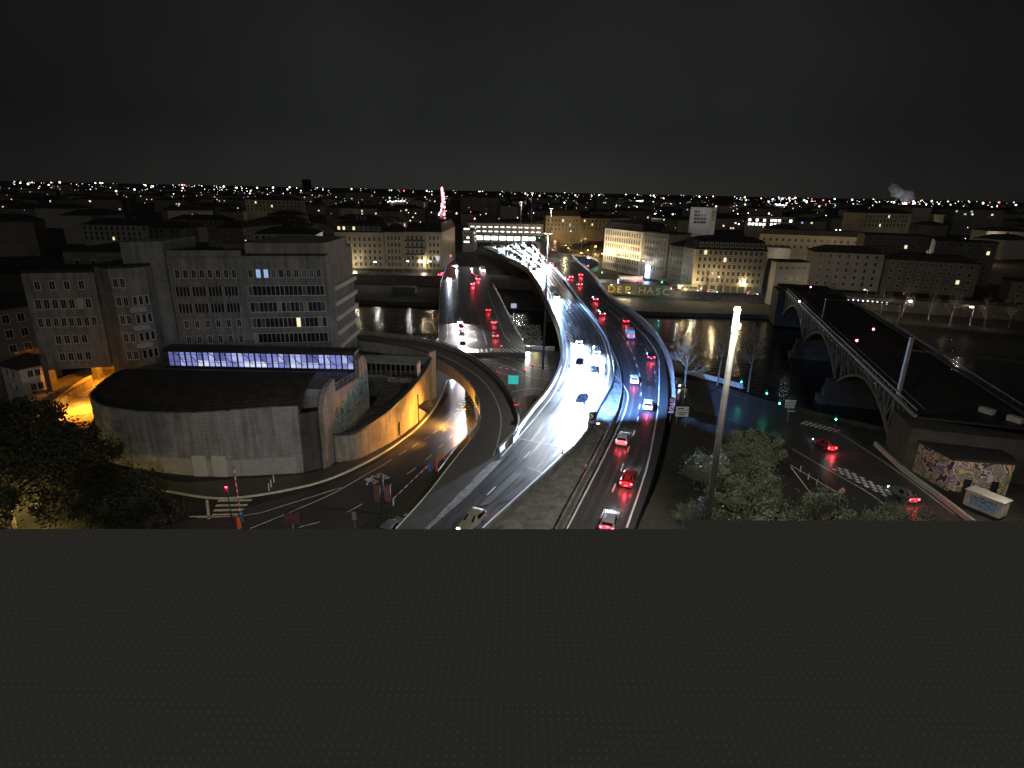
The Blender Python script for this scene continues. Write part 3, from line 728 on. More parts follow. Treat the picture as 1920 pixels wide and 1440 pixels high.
# end slab, a thick profile wall
S0 = Vector((-26.7, 75.9)); S1 = Vector((-25.6, 97)); sd2 = (S1-S0).normalized(); sn2 = Vector((sd2.y, -sd2.x))
prof = [(0, 2.5), (0, 12.8)]+[(5.2*(1-math.cos(t)), 12.8+3.5*math.sin(t)) for t in [k*math.pi/16 for k in range(1, 9)]]+[(5.3, 14.2), (16.5, 12.9), (16.7, 15.9), (18.6, 16.1), (20.3, 15.2), (21, 13.6), (21.1, 2.5)]
mb = MB(); vs = [(S0.x+sd2.x*a+sn2.x*o, S0.y+sd2.y*a+sn2.y*o, z) for o in (-.35, .35) for a, z in prof]; n = len(prof)
mb.add(vs, [(i, (i+1) % n, n+(i+1) % n, n+i) for i in range(n)]+[tuple(range(n)), tuple(range(n, 2*n))[::-1]])
mb.build('end_wall', M['blockwarm'], hall)
def quad_on(S, d, nv, a0, a1, z0, z1, off): return [(S.x+d.x*a+nv.x*off, S.y+d.y*a+nv.y*off, z) for a, z in ((a0, z0[0]), (a1, z0[1]), (a1, z1[1]), (a0, z1[0]))]
mg = graffiti('green_mural', (.17, .28, .20), [(.22, .34, .26), (.30, .33, .28), (.06, .07, .06), (.15, .25, .18)], .6)
mb = MB(); mb.add(quad_on(S0, sd2, sn2, 4, 20, (8.6, 9.6), (11.6, 12.8), .37), [(0, 1, 2, 3)]); mb.build('mural', mg, hall)
mb = MB(); mb.add(quad_on(S0, sd2, sn2, 5, 20.5, (7.2, 8.0), (8.7, 9.7), .372), [(0, 1, 2, 3)]); mb.build('mural', graffiti('grey_tags', (.22, .20, .17), [(.04, .04, .04), (.45, .43, .4), (.05, .05, .05), (.3, .28, .24)], 2.2), hall)
mb = MB()
for k in (.5, 1.0): mb.bar((-26.4, 81.5, 14.2+k), (-25.9, 92, 13.0+k), .06, .06)
for k in range(6): f = k/5; mb.tube((-26.4+.5*f, 81.5+10.5*f, 14.2-1.2*f), (-26.4+.5*f, 81.5+10.5*f, 15.2-1.2*f), .04, n=5)
mb.build('terrace_railing', M['metal'], hall)
# glazed strip
gz = empty('glass_gallery', label='long narrow rooftop gallery glazed and lit violet behind thin steel frames', cat='glazed gallery')
random.seed(2); GM = [mat('violet_pane_%s' % k, (.02, .02, .02), emit=c, es=st_, var=0) for k, c, st_ in (('a', (.36, .40, 1), .62), ('b', (.50, .56, 1), .85), ('c', (.27, .30, .85), .42), ('d', (.70, .76, 1), 1.0))]
for i in range(32):
    for zc, hh, mset in ((15.35, 1.5, (0, 0, 2, 1)), (14.05, 1.0, (1, 3, 0, 1))):
        mb = MB(); mb.box((-57.8+i*.98, 94.6, zc), (.9, .06, hh)); mb.build('glass_pane', GM[random.choice(mset)] if i > 1 else GM[2], gz)
mb = MB(); mb.prism([(-59, 94.3), (-26.6, 94.3), (-26.6, 97.5), (-59, 97.5)], 16.2, 16.6); mb.build('roof', M['metal_d'], gz)
mb = MB(); mb.box((-42.7, 94.5, 13.4), (32.4, .4, .45)); mb.box((-42.7, 94.45, 16.15), (32.4, .35, .18)); mb.build('sill', M['metal_d'], gz)
mb = MB()
for i in range(33): mb.box((-58.3+i*.98, 94.5, 14.9), (.12 if i % 3 else .24, .16, 2.5))
mb.box((-42.7, 94.48, 14.35), (31.6, .06, .05)); mb.box((-42.7, 94.48, 15.6), (31.6, .06, .04))
mb.build('mullions', M['frame_d'], gz)
for i in range(11):
    mb = MB(); x = -56.5+i*2.9; c = [Vector((x-.9+1.8*k/6, 94.42, 15.95-1.9*(k/6)**(.5 if i % 2 else 2.0))) for k in range(7)]; mb.path(c, .06, 5); mb.build('arched_strut', M['metal_d'], gz)

# ---- tower block behind the hall
T = [(-66.5, 112.5), (-53.5, 115.2), (-37.8, 118), (-38.5, 140), (-67, 140)]
zr = [26.4, 23.0, 19.7, 16.5, 13.3]
tower = building('broad grey office block with ribbon windows rising behind the curved hall', T, 0, 29.8, M['tower'], name='office_block', cornice=False,
   faces=[(0, [26.4], 8, .85, 1.7, dict(style='frame', margin=.8)), (1, [26.4], 10, .85, 1.7, dict(style='frame', margin=.8, lits={(0, 1), (0, 2)}, litmat=L_['winc']))])
BUD[0] = 82
windows(tower, T[1], T[2], zr[1:], 17, .84, 2.0, 'ribbon', margin=.7, lits={(2, 10)}, litmat=L_['win'])
for o in [o for o in kids(tower) if o.name.startswith('window')]:
    if random.random() < .12 and not any(sl.link == 'OBJECT' for sl in o.material_slots): o.material_slots[0].link = 'OBJECT'; o.material_slots[0].material = random.choice([M['blind'], M['blind'], L_['dimwin']])
# left part of each storey: grouped strips
for z in zr[1:3]:
    for k in range(4):
        mb = MB(); a = Vector(T[0]).lerp(Vector(T[1]), .06+.22*k); b_ = Vector(T[0]).lerp(Vector(T[1]), .25+.22*k); d = (b_-a); L = d.length; d.normalize(); nn = Vector((d.y, -d.x))
        an = math.atan2(d.y, d.x); c = (a+b_)/2+nn*.03
        mb.box((c.x, c.y, z), (L, .08, 1.8), an, 0)
        for j in range(5): q = a+d*(L*j/4)+nn*.06; mb.box((q.x, q.y, z), (.07, .1, 1.9), an, 1)
        mb.build('window_band', [M['glass'], M['frame']], tower)
BUD[0] = 12; windows(tower, T[0], T[1], zr[3:], 6, .8, 1.6, 'frame', margin=.8)
mb = MB(); mb.prism([(-52.6, 115.6), (-37.9, 118.2), (-38.4, 136), (-52.6, 136)], 29.8, 32.3); mb.build('penthouse', M['tower'], tower)
mb = MB(); mb.prism([(-60, 122), (-55, 122), (-55, 130), (-60, 130)], 30, 31.4); mb.prism([(-65, 126), (-62, 126), (-62, 131), (-65, 131)], 30, 31.9); mb.build('roof_plant', M['concrete_d'], tower)
mb = MB(); mb.box((-59.7, 113.7, 30.35), (13.2, .3, 1.1), math.atan2(2.7, 13)); mb.build('roof_parapet', M['tower'], tower)
mb = MB(); mb.prism([(-66.6, 112.1), (-72.3, 108.6), (-74, 116), (-67, 125)], 0, 32.6); mb.build('stair_slab', M['tower'], tower)
wing = building('pale end wing with dark balconies on the river side of the office block', [(-39.2, 121), (-38.3, 122.5), (-38.6, 139.5), (-46, 139.5), (-46, 121.2)], 0, 26.6, M['tower'], name='office_wing',
   faces=[(1, [24.2, 20.9, 17.7, 14.5, 11.3, 8.1], 12, 1.0, 1.9, dict(style='ribbon', margin=.6))])
for z in (22.6, 19.3, 16.1, 12.9, 9.7): mb = MB(); mb.box((-38.0, 131, z), (1.0, 16.4, .9), 0); mb.build('balcony', M['facade_w'], wing)
Lb = [(-88, 104), (-77.2, 107), (-77.5, 116), (-89, 114)]
lblk = building('grey block over the lit underpass with small punched windows', Lb, 9.2, 27.2, M['tower'], name='apartment_block', cornice=False,
   faces=[(0, [25.0], 4, .9, 1.6, dict(margin=1.0)), (0, [21.6], 7, .9, 1.8, dict(margin=1.0, lits={(0, 5)}, litmat=L_['dimwin'])), (0, [18.2], 8, .8, 1.7, dict(margin=.7)), (0, [14.9], 4, .9, 1.6, dict(margin=2.8)), (0, [11.6], 4, .9, 1.6, dict(margin=2.8))])
for px_ in ((-87.6, 104.6), (-84, 112)):
    mb = MB(); mb.box((px_[0], px_[1], 6.2), (1.0, 1.6, 12)); mb.build('pillar', M['concrete_d'], lblk)
L2 = [(-76.9, 107.1), (-73.2, 105.4), (-70.4, 106.0), (-68.5, 108.6), (-69, 118), (-77, 118)]
b2 = building('narrow grey block with stacked dark balconies between tower and underpass block', L2, 0, 28.2, M['tower'], name='balcony_block', cornice=False,
   faces=[(1, [25.6, 22.2, 18.8, 15.4, 12.0], 2, .8, 1.7, dict(margin=.3)), (2, [22.2, 18.8, 15.4, 12.0], 3, .7, 1.7, dict(style='ribbon', margin=.1))])
for z in (20.7, 17.3, 13.9, 10.5): mb = MB(); mb.box((-69.8, 106.4, z), (2.6, 1.1, 1.0), math.atan2(2.6, 1.9)*.9); mb.build('balcony', M['concrete_w'], b2)
building('dim low apartment building at the edge behind the leafy corner', [(-118, 112), (-101, 110), (-96, 118), (-116, 124)], 0, 19, M['facade_d'], name='apartment_building', faces=[(0, [5, 8, 11, 14, 17], 7, 1.2, 1.7, dict(lit=.12)), (1, [5, 8, 11, 14, 17], 3, 1.2, 1.7, dict(lit=.2))])
building('pale gabled house beside the underpass block with window lights', [(-96.5, 104.5), (-91, 102), (-88.5, 107), (-94, 111)], 0, 9.8, M['facade_w'], 'hip', 2, name='house', roofmat=M['tile'], faces=[(0, [3, 6, 8.6], 2, .9, 1.3, {}), (1, [3, 6, 8.6], 3, .9, 1.3, {})])
building('long dark wing behind the office block seen above its roof', [(-98, 128), (-70, 131), (-70, 150), (-98, 150)], 0, 28.5, M['facade_d'], name='rear_block', faces=[(0, [26, 23], 8, 1, 1.5, {})])
# underpass ramp with orange light
upr = empty('underpass_ramp', label='orange lit curved ramp with parapets running through the passage under the grey block', cat='underpass')
for k, off in enumerate((0, 9)):
    pts = resamp(spline([P(x, y+off, 5.6) for x, y in ((90, 781), (103, 762), (124, 742), (148, 724), (172, 712))]), n=24)
    mb = MB(); mb.wall(pts, .4, 1.0, -1.5); mb.build('parapet', M['blockwarm'], upr)
mb = MB(); ra = resamp(spline([P(x, y, 4.9) for x, y in ((99, 788), (110, 772), (128, 755), (150, 736), (174, 724))]), n=16); rb_ = resamp([P(x, y, 4.9) for x, y in ((150, 812), (165, 800), (172, 790), (184, 770), (200, 740))], n=16)
mb.strip(ra, rb_, .5); mb.build('lit_roadway', M['blockwarm'], upr)
u_ = P(150, 768, 5)+Vector((0, 0, 6)); light('underpass_light', u_, 9000, (1, .42, .04), .2, 'SPOT', u_-Vector((0, 0, 6)), 110, .8)
mb = MB(); ra = resamp(spline([Vector((-60, 103, 5.2)), Vector((-68, 97, 5.1)), Vector((-75, 91, 4.9)), Vector((-80, 81, 4.55))]), n=20); rb_ = resamp(spline([Vector((-90, 125, 5)), Vector((-92, 110, 5)), Vector((-88, 98, 4.9)), Vector((-86, 84, 4.55))]), n=20)
mb.strip(ra, rb_, .5); mb.build('roadway', M['blockwarm'], upr)
mb = MB(); mb.box((-83, 118.5, 5), (12, .5, 9)); mb.build('back_wall', M['blockwarm'], upr)
ul = empty('underpass_lamp', (-80, 109, 8.7), label='orange sodium lamp fixed under the passage ceiling', cat='lamp')
mb = MB(); mb.box((0, 0, .1), (1.1, .3, .2)); mb.build('housing', M['metal_d'], ul); mb = MB(); mb.box((0, 0, -.04), (.9, .22, .08)); mb.build('lens', L_['sodium'], ul)
light('underpass_light', (0, 0, -.4), 4500, (1, .30, .015), .2, parent=ul)

# ---- courtyard wall, terrace, colonnade
cw = empty('courtyard_wall', label='curved sandy block wall lit orange beside the bus road, dark coping on top', cat='wall')
cpts = resamp(spline([Vector((-26.0, 78.8, 0)), Vector((-23.4, 79.4, 0)), Vector((-21.2, 84.6, 0)), Vector((-19.6, 90.6, 0)), Vector((-18.4, 98, 0)), Vector((-17.4, 107, 0)), Vector((-17.2, 117, 0))]), n=60)
mb = MB(); mb.wall(cpts, .5, lambda i: 8.2+1.0*i/59, -.4); mb.build('wall', M['blockwarm'], cw)
mb = MB(); mb.wall(cpts, .8, lambda i: 8.5+1.0*i/59, 0); 
mb = MB()
L1 = [p+Vector((-.45, 0, 8.21+1.0*i/59+.35)) for i, p in enumerate(cpts)]; L2_ = [p+Vector((.45, 0, 8.21+1.0*i/59+.35)) for i, p in enumerate(cpts)]
mb.strip(L1, L2_, .34); mb.build('coping', mat('blue_slate_coping', (.05, .06, .065), .4, var=.3), cw)
p = cpts[23]; mb = MB(); mb.box((p.x+.27, p.y, 4.0), (.12, 1.5, 2.4), R(12)); mb.build('door', M['metal_d'], cw)
mb = MB(); mb.wall([Vector((-17.2, 117, 0)), Vector((-16.6, 119, 0))], .6, 10.6, 0); mb.build('end_pylon', M['concrete_w'], cw)
mb = MB(); q = cpts[44]; mb.wall([q+Vector((-.5, -1.2, 0)), q+Vector((-.5, 1.2, 0))], .35, 11.6, 7.5); mb.build('fin', M['concrete_w'], cw)
ty = [tuple(p[:2]) for p in cpts]
mb = MB(); mb.prism(ty+[(-25.3, 117), (-25.2, 97.5), (-26.2, 80)], -.3, 5.6)
tag(mb.build('terrace', mat('terrace_floor', (.10, .09, .07), .8, var=.6, scale=.5)), 'dark empty paved terrace enclosed by the curved courtyard wall', 'terrace')
gallery = empty('colonnade', label='long open gallery with slim columns closing the back of the courtyard', cat='colonnade')
mb = MB(); mb.prism([(-34, 119.5), (-18.2, 118.2), (-18.0, 123), (-34, 124)], -.2, 4.3); mb.build('base_wall', M['concrete_d'], gallery)
mb = MB(); mb.prism([(-34, 119.2), (-18.2, 117.9), (-18.0, 123), (-34, 124)], 7.4, 7.9); mb.build('roof', M['concrete'], gallery)
mb = MB(); mb.prism([(-34, 119.3), (-18.2, 118.0), (-18.1, 118.4), (-34, 119.7)], 4.305, 4.8); mb.build('sill', M['concrete'], gallery)
for i in range(15): mb = MB(); mb.box((-33.4+i*1.06, 119.5-i*.087, 6.1), (.16, .3, 2.6)); mb.build('column', M['concrete'], gallery)
mb = MB(); mb.box((-26, 122.5, 6.1), (15, .2, 2.5)); mb.build('rear_glass', M['glass'], gallery)
mb = MB(); mb.add([(-33, 119.4, 1.2), (-20.4, 118.33, 1.2), (-20.4, 118.33, 3.9), (-33, 119.4, 3.9)], [(0, 1, 2, 3)])
mb = MB(); mb.prism([(-33, 118.9), (-20.4, 117.8), (-20.4, 118.3), (-33, 119.4)], 5.7, 7.2)
mur = mb.build('mural_panel', graffiti('swirl_mural', (.10, .095, .09), [(.4, .38, .33), (.07, .07, .07), (.32, .16, .12), (.5, .48, .42), (.09, .09, .09)], .9), gallery)
bpy.data.objects.remove(mur)
mb = MB(); mb.prism([(-25.2, 112.0), (-18.9, 111.5), (-18.9, 111.8), (-25.2, 112.3)], 5.6, 6.6)
mm = mb.build('mural_panel', graffiti('swirl_mural2', (.10, .095, .09), [(.4, .38, .33), (.07, .07, .07), (.32, .16, .12), (.5, .48, .42), (.09, .09, .09)], 1.3), gallery)
# wall lamp
light('wall_wash', (-12.4, 89, 5.6), 5200, (1, .38, .05), .2, 'SPOT', (-20.8, 87, 3.6), 100, .8)
cl = empty('wall_lamp', (-8.6, 101, 4.4), label='orange sodium lamp hung beneath the slip road deck', cat='lamp')
mb = MB(); mb.box((0, 0, .2), (.4, 1.0, .25)); mb.tube((0, 0, .3), (0, 0, .9), .05); mb.build('housing', M['metal_d'], cl)
mb = MB(); mb.box((0, 0, .03), (.3, .85, .07)); mb.build('lens', L_['sodium'], cl)
light('wall_lamp_light', (-9.0, 101, 4.2), 26000, (1, .40, .05), .25, 'SPOT', (-18.2, 100, 1.6), 100, .8); light('wall_lamp_spill', (-.6, 0, -.2), 4200, (1, .42, .06), .2, parent=cl)
# trees of the courtyard: a dark spiky sign-like fan on the wall
fan = empty('wall_fan', (-17.3, 101, 0), label='dark fan of metal blades standing against the orange lit wall', cat='sculpture')
mb = MB()
for k in range(6): a = R(-35+k*14); mb.bar((.0, 0, 4.6), (2.6*math.cos(a), .5*k*.2, 4.6+2.2*math.sin(a)), .12, .35)
mb.build('blades', M['metal_d'], fan); mb = MB(); mb.tube((0, 0, 0), (0, 0, 7), .14); mb.build('post', M['metal_d'], fan)

# ---- graffiti hut, truck, viaduct arches on the right
hb = [(66.6, 89.5), (67.9, 81.2), (76.2, 80.0), (78.5, 88.5)]
hz_ = 0
hut = empty('graffiti_hut', label='small flat roofed hut covered in graffiti under the railway bridge', cat='hut')
mgr = graffiti('hut_graffiti', (.30, .24, .20), [(.12, .22, .15), (.62, .40, .26), (.05, .05, .05), (.55, .52, .46), (.24, .14, .26)], .42)
mb = MB(); mb.prism(hb, 0, 5.2); mb.build('wall', mgr, hut)
mb = MB(); mb.prism(inset(hb, -.4), 5.203, 5.55); mb.build('roof', M['roof'], hut)
for (x, y) in ((70.5, 80.74), (74.3, 80.19)): mb = MB(); mb.box((x, y, 1.1), (1.0, .14, 2.2), R(-8)); mb.build('door', M['black'], hut)
# railway bridge
RB = [P(1475, 548, 8), P(1582, 655, 8), P(1720, 785, 8)]; rA = RB[0]; rB_ = Vector((69, 96, 8)); rd = (rA-rB_).normalized(); rn = Vector((rd.y, -rd.x, 0))
if rn.x < 0: rn = -rn
rB2 = rB_-rd*5; W = 19
rb = empty('railway_bridge', label='dark wide railway bridge on pale steel arched trusses crossing the river', cat='bridge')
mb = MB(); mb.strip([rA+rd*25, rB2], [rA+rd*25+rn*W, rB2+rn*W], 1.0); mb.build('deck', M['black'] if 0 else mat('ballast', (.02, .018, .016), .95, var=.4), rb)
span = (rA-rB_).length; NB = 3
for side, off in enumerate((0, W)):
    mb = MB(); o = rn*off
    mb.bar(rA+o+Vector((0, 0, .5)), rB2+o+Vector((0, 0, .5)), .5, .5); mb.bar(rA+o+Vector((0, 0, 1.6)), rB2+o+Vector((0, 0, 1.6)), .2, .2)
    for k in range(int(span/2.5)): q = rB_+rd*k*2.5+o; mb.bar(q+Vector((0, 0, .5)), q+Vector((.001, 0, 1.6)), .12, .12)
    BM = M['greensteel'] if side == 0 else M['metal_d']  # far truss gets dark steel: night shade put into its colour
    mb.build('parapet_girder', BM, rb)
    for s in range(NB):
        mb = MB(); a0 = rB_+rd*(span*s/NB)+o; a1 = rB_+rd*(span*(s+1)/NB)+o; prev = None; N = 16
        for k in range(N+1):
            t = k/N; q = a0.lerp(a1, t); zb = 8-1.6-7.4*abs(2*t-1)**1.8; lo = Vector((q.x, q.y, zb)); hi = Vector((q.x, q.y, 7.8))
            if prev: mb.bar(prev[0], lo, .5, .55); mb.bar(prev[1] if k % 2 else prev[0], lo if k % 2 else hi, .22, .22)
            mb.bar(lo, hi+Vector((.001, 0, 0)), .22, .22); prev = (lo, hi)
        mb.build('arch_truss', BM, rb)
for s in range(1, NB):
    c = rB_+rd*(span*s/NB)+rn*(W/2); mb = MB(); ang = math.atan2(rn.y, rn.x)
    for z, g in ((-6.2, 4.5), (-3.6, 3.2), (-1.5, 2.6)): mb.box((c.x, c.y, z), (W+g*1.6, g, 2.6 if z > -6 else 3), ang)
    mb.build('pier', M['stone'], rb)
mb = MB(); c = rB_+rn*(W/2)-rd*4; mb.box((c.x, c.y, 1), (W+3, 9, 13), math.atan2(rn.y, rn.x)); mb.build('abutment', M['stone'], rb)
mb = MB(); c = rA+rn*(W/2)+rd*10; mb.box((c.x, c.y, 1), (W+5, 16, 13.4), math.atan2(rn.y, rn.x)); mb.build('abutment', M['stone'], rb)
for px_, s_, lbl in ((1640, 58, 'pole'), (1515, 60, 'x')): pass
gt = empty('catenary_gantry', label='pale steel catenary mast and portal beam over the railway bridge tracks', cat='railway gantry')
q = rB_+rd*6+rn*.6; mb = MB(); mb.bar(q+Vector((0, 0, 0)), q+Vector((.002, 0, 11.5)), .55, .55); mb.build('mast', M['metal'], gt)
mb = MB(); mb.bar(q+Vector((0, 0, 9.2)), q+rn*22+Vector((0, 0, 8.6)), .3, .3); mb.build('portal_beam', M['metal_d'], gt)
q2 = q+rn*22; mb = MB(); mb.bar(q2, q2+Vector((.002, 0, 10.5)), .4, .4); mb.build('mast', M['metal_d'], gt)
for k in range(3):
    mb = MB()
    for g_ in (-.72, .72): mb.bar(rB_+rn*(4+k*5.2+g_)+Vector((0, 0, .12)), rA+rd*22+rn*(4+k*5.2+g_)+Vector((0, 0, .12)), .08, .16)
    mb.build('rail_track', M['metal_d'], rb)
g2 = empty('catenary_gantry', label='dark catenary portal halfway over the railway bridge tracks', cat='railway gantry'); q = rB_+rd*70; mb = MB()
mb.bar(q, q+Vector((.002, 0, 8)), .3, .3); mb.bar(q+rn*W, q+rn*W+Vector((.002, 0, 8)), .3, .3); mb.bar(q+Vector((0, 0, 7.6)), q+rn*W+Vector((0, 0, 7.6)), .25, .3); mb.build('portal', M['metal_d'], g2)
light('hut_lamp_light', (69, 70, 8), 1500, (1, .88, .7), .3)
# stone viaduct blocks at the near end of the railway bridge
vd = empty('railway_viaduct', label='dim stone viaduct with pale arches beyond the graffiti hut', cat='viaduct')
mb = MB(); v0 = rB2+rn*2; 
pA = Vector((80.8, 95, 0)); pB = Vector((89.5, 76, 0)); dd = (pB-pA).normalized()
mb.wall([Vector((69, 92, 0)), pA+Vector((1.6, 0, 0)), pB+Vector((1.6, 0, 0)), Vector((106, 50, 0))], 1.6, 8, -.2); mb.build('wall', M['concrete_d'], vd)
mb = MB(); mb.prism([(rB2.x+.5, rB2.y), (pA.x+1.6, pA.y), (pB.x+1.6, pB.y), (106, 50), (140, 62), (112, 100), ((rB2+rn*W).x, (rB2+rn*W).y)], 8.01, 8.4); mb.build('deck', M['black'], vd)
for k in range(4): c = pA+dd*(1.5+k*4.2); mb = MB(); mb.box((c.x, c.y, 4.6), (1.1, 2.1, 9.4), math.atan2(dd.y, dd.x)+R(90)); mb.build('pilaster', M['concrete_w'], vd)
# signal box on far bank pier by railway
building('small pale signal cabin on a stone tower at the far end of the railway bridge', [(116, 262), (131, 262), (131, 272), (116, 272)], -4, 15.2, M['facade_g'], name='signal_cabin', faces=[(0, [12.8, 8.2], 5, 1.6, 1.6, {})])

# ---- riverside buildings of the far bank
def zrow(z0, n, s=3.4): return [z0+s*i for i in range(n)]
def sh(**k): d = dict(style='shutter', margin=1.2); d.update(k); return d
Yb = 328
building('cream riverside terrace with nine dormers and lit attic windows', [(-99, Yb), (-72.5, Yb+2), (-72.5, Yb+18), (-99, Yb+16)], 0, 19.5, M['facade'], 'mansard', 6, name='riverside_building', group='buildings along the far river bank', chimneys=3,
   faces=[(0, zrow(2.3, 5), 9, 1.2, 2.1, sh()), (0, [21.6], 9, 1.3, 1.7, sh(lits={(0, 0), (0, 1), (0, 3)}, litmat=L_['win']))])
building('narrow cream riverside house with four windows per floor, between dormered and balconied neighbours', [(-72.3, Yb+2), (-62, Yb+2.5), (-62, Yb+18), (-72.3, Yb+18)], 0, 19.8, M['facade'], 'hip', 4.5, name='riverside_building', group='buildings along the far river bank', chimneys=2, faces=[(0, zrow(2.3, 5, 3.6), 4, 1.2, 2.2, sh())])
e = building('cream riverside house with long dark iron balconies', [(-61.8, Yb+2.5), (-49.5, Yb+3), (-49.5, Yb+18), (-61.8, Yb+18)], 0, 20.2, M['facade'], 'hip', 5, name='riverside_building', group='buildings along the far river bank', chimneys=2, faces=[(0, zrow(2.3, 5, 3.7), 4, 1.3, 2.3, sh())])
for z in (15.6, 11.9, 8.2): mb = MB(); mb.box((-55.6, Yb+2.1, z), (11, .9, 1.0), R(2)); mb.build('balcony', M['metal_d'], e)
building('corner cream riverside house next to the lit avenue', [(-49.3, Yb+3), (-40.6, Yb+3.2), (-39, Yb+60), (-49.3, Yb+60)], 0, 20.2, M['facade'], 'hip', 5, name='riverside_building', group='buildings along the far river bank', faces=[(0, zrow(2.3, 5, 3.7), 3, 1.3, 2.2, sh(lits={(1, 2)}))])
# street beyond
def quadb(p0, p1, depth, z1, lab, m_, roof, rh, faces, name='riverside_building', chim=2, grp=None):
    a = Vector(p0); b_ = Vector(p1); d = (b_-a).normalized(); nn = Vector((-d.y, d.x))
    if nn.dot(a) < 0: nn = -nn
    poly = [a, b_, b_+nn*depth, a+nn*depth]
    return building(lab, [tuple(p) for p in poly], 0, z1, m_, roof, rh, faces, name=name, chimneys=chim, group=grp)
B1 = quadb((52.5, 352), (68, 320), 16, 23.2, 'long floodlit cream facade glowing yellow above the quay trees', M['facade_w'], 'mansard', 5, [(0, zrow(3, 6, 3.6), 15, 1.1, 2.2, sh())])
for k in range(9):
    f = (k+.5)/9; x = 52.5+15.5*f; y = 352-32*f
    l = light('floodlight', (x-4.2, y-2, 6.5), 5200, (1, .74, .36), .15, 'SPOT', (x, y, 22), 120, .6)
mb = MB(); q0 = Vector((49.2, 350.5)); q1 = Vector((64.8, 318.5))
for k in range(16): f = k/15; mb = MB(); mb.box((52.5+15.5*f-1.0, 352-32*f-.5, 8.6), (.35, .35, .4)); mb.build('awning_lamp', L_['warm'], B1)
quadb((68.2, 319), (77.5, 302), 15, 23.5, 'tall plain grey building with blue lit doorway beside the floodlit facade', M['facade_g'], 'flat', 1, [(0, zrow(6, 6, 3.2), 8, 1.0, 1.9, sh())])
quadb((77.7, 300), (84, 287), 14, 18.5, 'lower grey riverside house between two taller blocks', M['facade_g'], 'hip', 3, [(0, zrow(4, 5, 3.4), 5, 1.0, 2.0, sh())])
mb = MB(); mb.box((70.8, 313.2, 3.4), (.3, 3, 6.5), R(28)); x = mb.build('shop_window', L_['blue']); tag(x, 'tall bright blue lit doorway at the foot of the grey building', 'lit doorway')
corner = building('big corner block with steep dormered roof and dim rear lights facing the river', [(80.3, 283), (82.6, 272), (113.5, 267.5), (117, 280), (96, 296)], 0, 19.2, M['facade'], 'mansard', 5.5, name='riverside_building', group='buildings along the far river bank', chimneys=0,
   faces=[(0, zrow(5.2, 5, 3.2), 4, 1.0, 2.0, sh(margin=.4)), (1, zrow(5.6, 5, 3.1), 13, 1.15, 1.9, sh(lits={(4, 1), (3, 5)}, litmat=L_['win'])), (1, [21.4], 13, 1.3, 1.7, sh())])
mb = MB()
for i in range(9): mb.box((85.5+i*3.2, 272-i*.47-.45, 1.7), (2.2, .3, 2.9), R(-8))
mb.build('shop_front', L_['dimwin'], corner)
light('facade_flood', (76.5, 270, 1.5), 9000, (1, .82, .45), .3, 'SPOT', (81.5, 278, 16), 110, .7)
for (p0, p1, dp, z1, lab, m_, rf, rws, nn_, nm) in [
   ((146, 290), (176, 283), 14, 17.5, 'dim grey riverside house with round gabled end, beyond the railway', M['facade_g'], 'hip', 5, 7, 'riverside_building'),
   ((180, 288), (214, 272), 14, 15, 'dark long riverside house behind bare trees', M['facade_d'], 'hip', 4, 9, 'riverside_building'),
   ((192, 330), (222, 322), 14, 24, 'dim modern stepped apartment block with two lit windows', M['facade_d'], 'flat', 6, 8, 'apartment_block'),
   ((226, 322), (250, 310), 14, 22, 'faint modern apartment tower with balconies at the dark edge', M['facade_d'], 'flat', 6, 6, 'apartment_block'),
   ((222, 262), (262, 246), 12, 9, 'low brown building with several bright lit windows at the far edge', M['facade_d'], 'flat', 2, 9, 'riverside_building')]:
    quadb(p0, p1, dp, z1, lab, m_, rf, 3, [(0, zrow(2.8, rws, (z1-1)/rws), nn_, 1.3, 1.8, sh(lit=.3 if z1 == 9 else .03, litmat=L_['win']))], name=nm, chim=0)
# train station bridge building
st = empty('station_building', label='long station building spanning the motorway with two strips of white light', cat='station')
mb = MB(); mb.prism([(-37, 470), (22, 470), (22, 486), (-37, 486)], 9.5, 18.5); mb.build('upper_wall', M['facade_g'], st)
mb = MB(); mb.prism([(-37.5, 469.5), (22.5, 469.5), (22.5, 486), (-37.5, 486)], 18.503, 19.1); mb.build('roof', M['roof'], st)
for z in (15.6, 12.2):
    for k in range(12): mb = MB(); mb.box((-33.5+k*4.7, 469.9, z), (2.7, .18, .65)); mb.build('light_strip', L_['station'], st)
mb = MB(); mb.box((-8, 474, 6.9), (48, .3, 3.0)); mb.build('lit_concourse', L_['station'], st)
for k in range(9): mb = MB(); mb.box((-31+k*6, 470.5, 4.5), (1.1, 1.2, 10)); mb.build('pillar', M['concrete_d'], st)
mb = MB(); mb.prism([(-34, 469.2), (19, 469.2), (19, 472), (-34, 472)], 3.3, 4.9); mb.build('lower_deck', M['concrete'], st)
building('grey slab with lit strips at the street corner beside the station', [(-38, 432), (-30, 432), (-29, 455), (-37, 455)], 0, 15, M['facade_g'], name='office_building', faces=[(0, zrow(7, 4, 3), 3, 1.9, 1.2, dict(lit=.35, litmat=L_['station'])), (1, zrow(7, 4, 3), 5, 1.9, 1.2, dict(lit=.5, litmat=L_['station']))])
building('yellowish lit house with dormers behind the station roof', [(26, 520), (56, 520), (56, 536), (26, 536)], 0, 23, M['facade'], 'mansard', 5, name='town_house', faces=[(0, zrow(12, 3, 3.6), 9, 1.5, 2.2, sh(lit=.1))])
light('town_house_light', (34, 508, 9), 2500, (1, .6, .25), .4)
building('white floodlit modern cube building standing out among dark roofs', [(172, 598), (190, 590), (199, 602), (182, 612)], 0, 31, M['facade_w'], name='office_building', faces=[(0, zrow(17, 4, 3.3), 4, 2.6, 2.2, dict(margin=4)), (1, zrow(20, 3, 3.3), 2, 2.6, 2.2, dict(margin=3))])
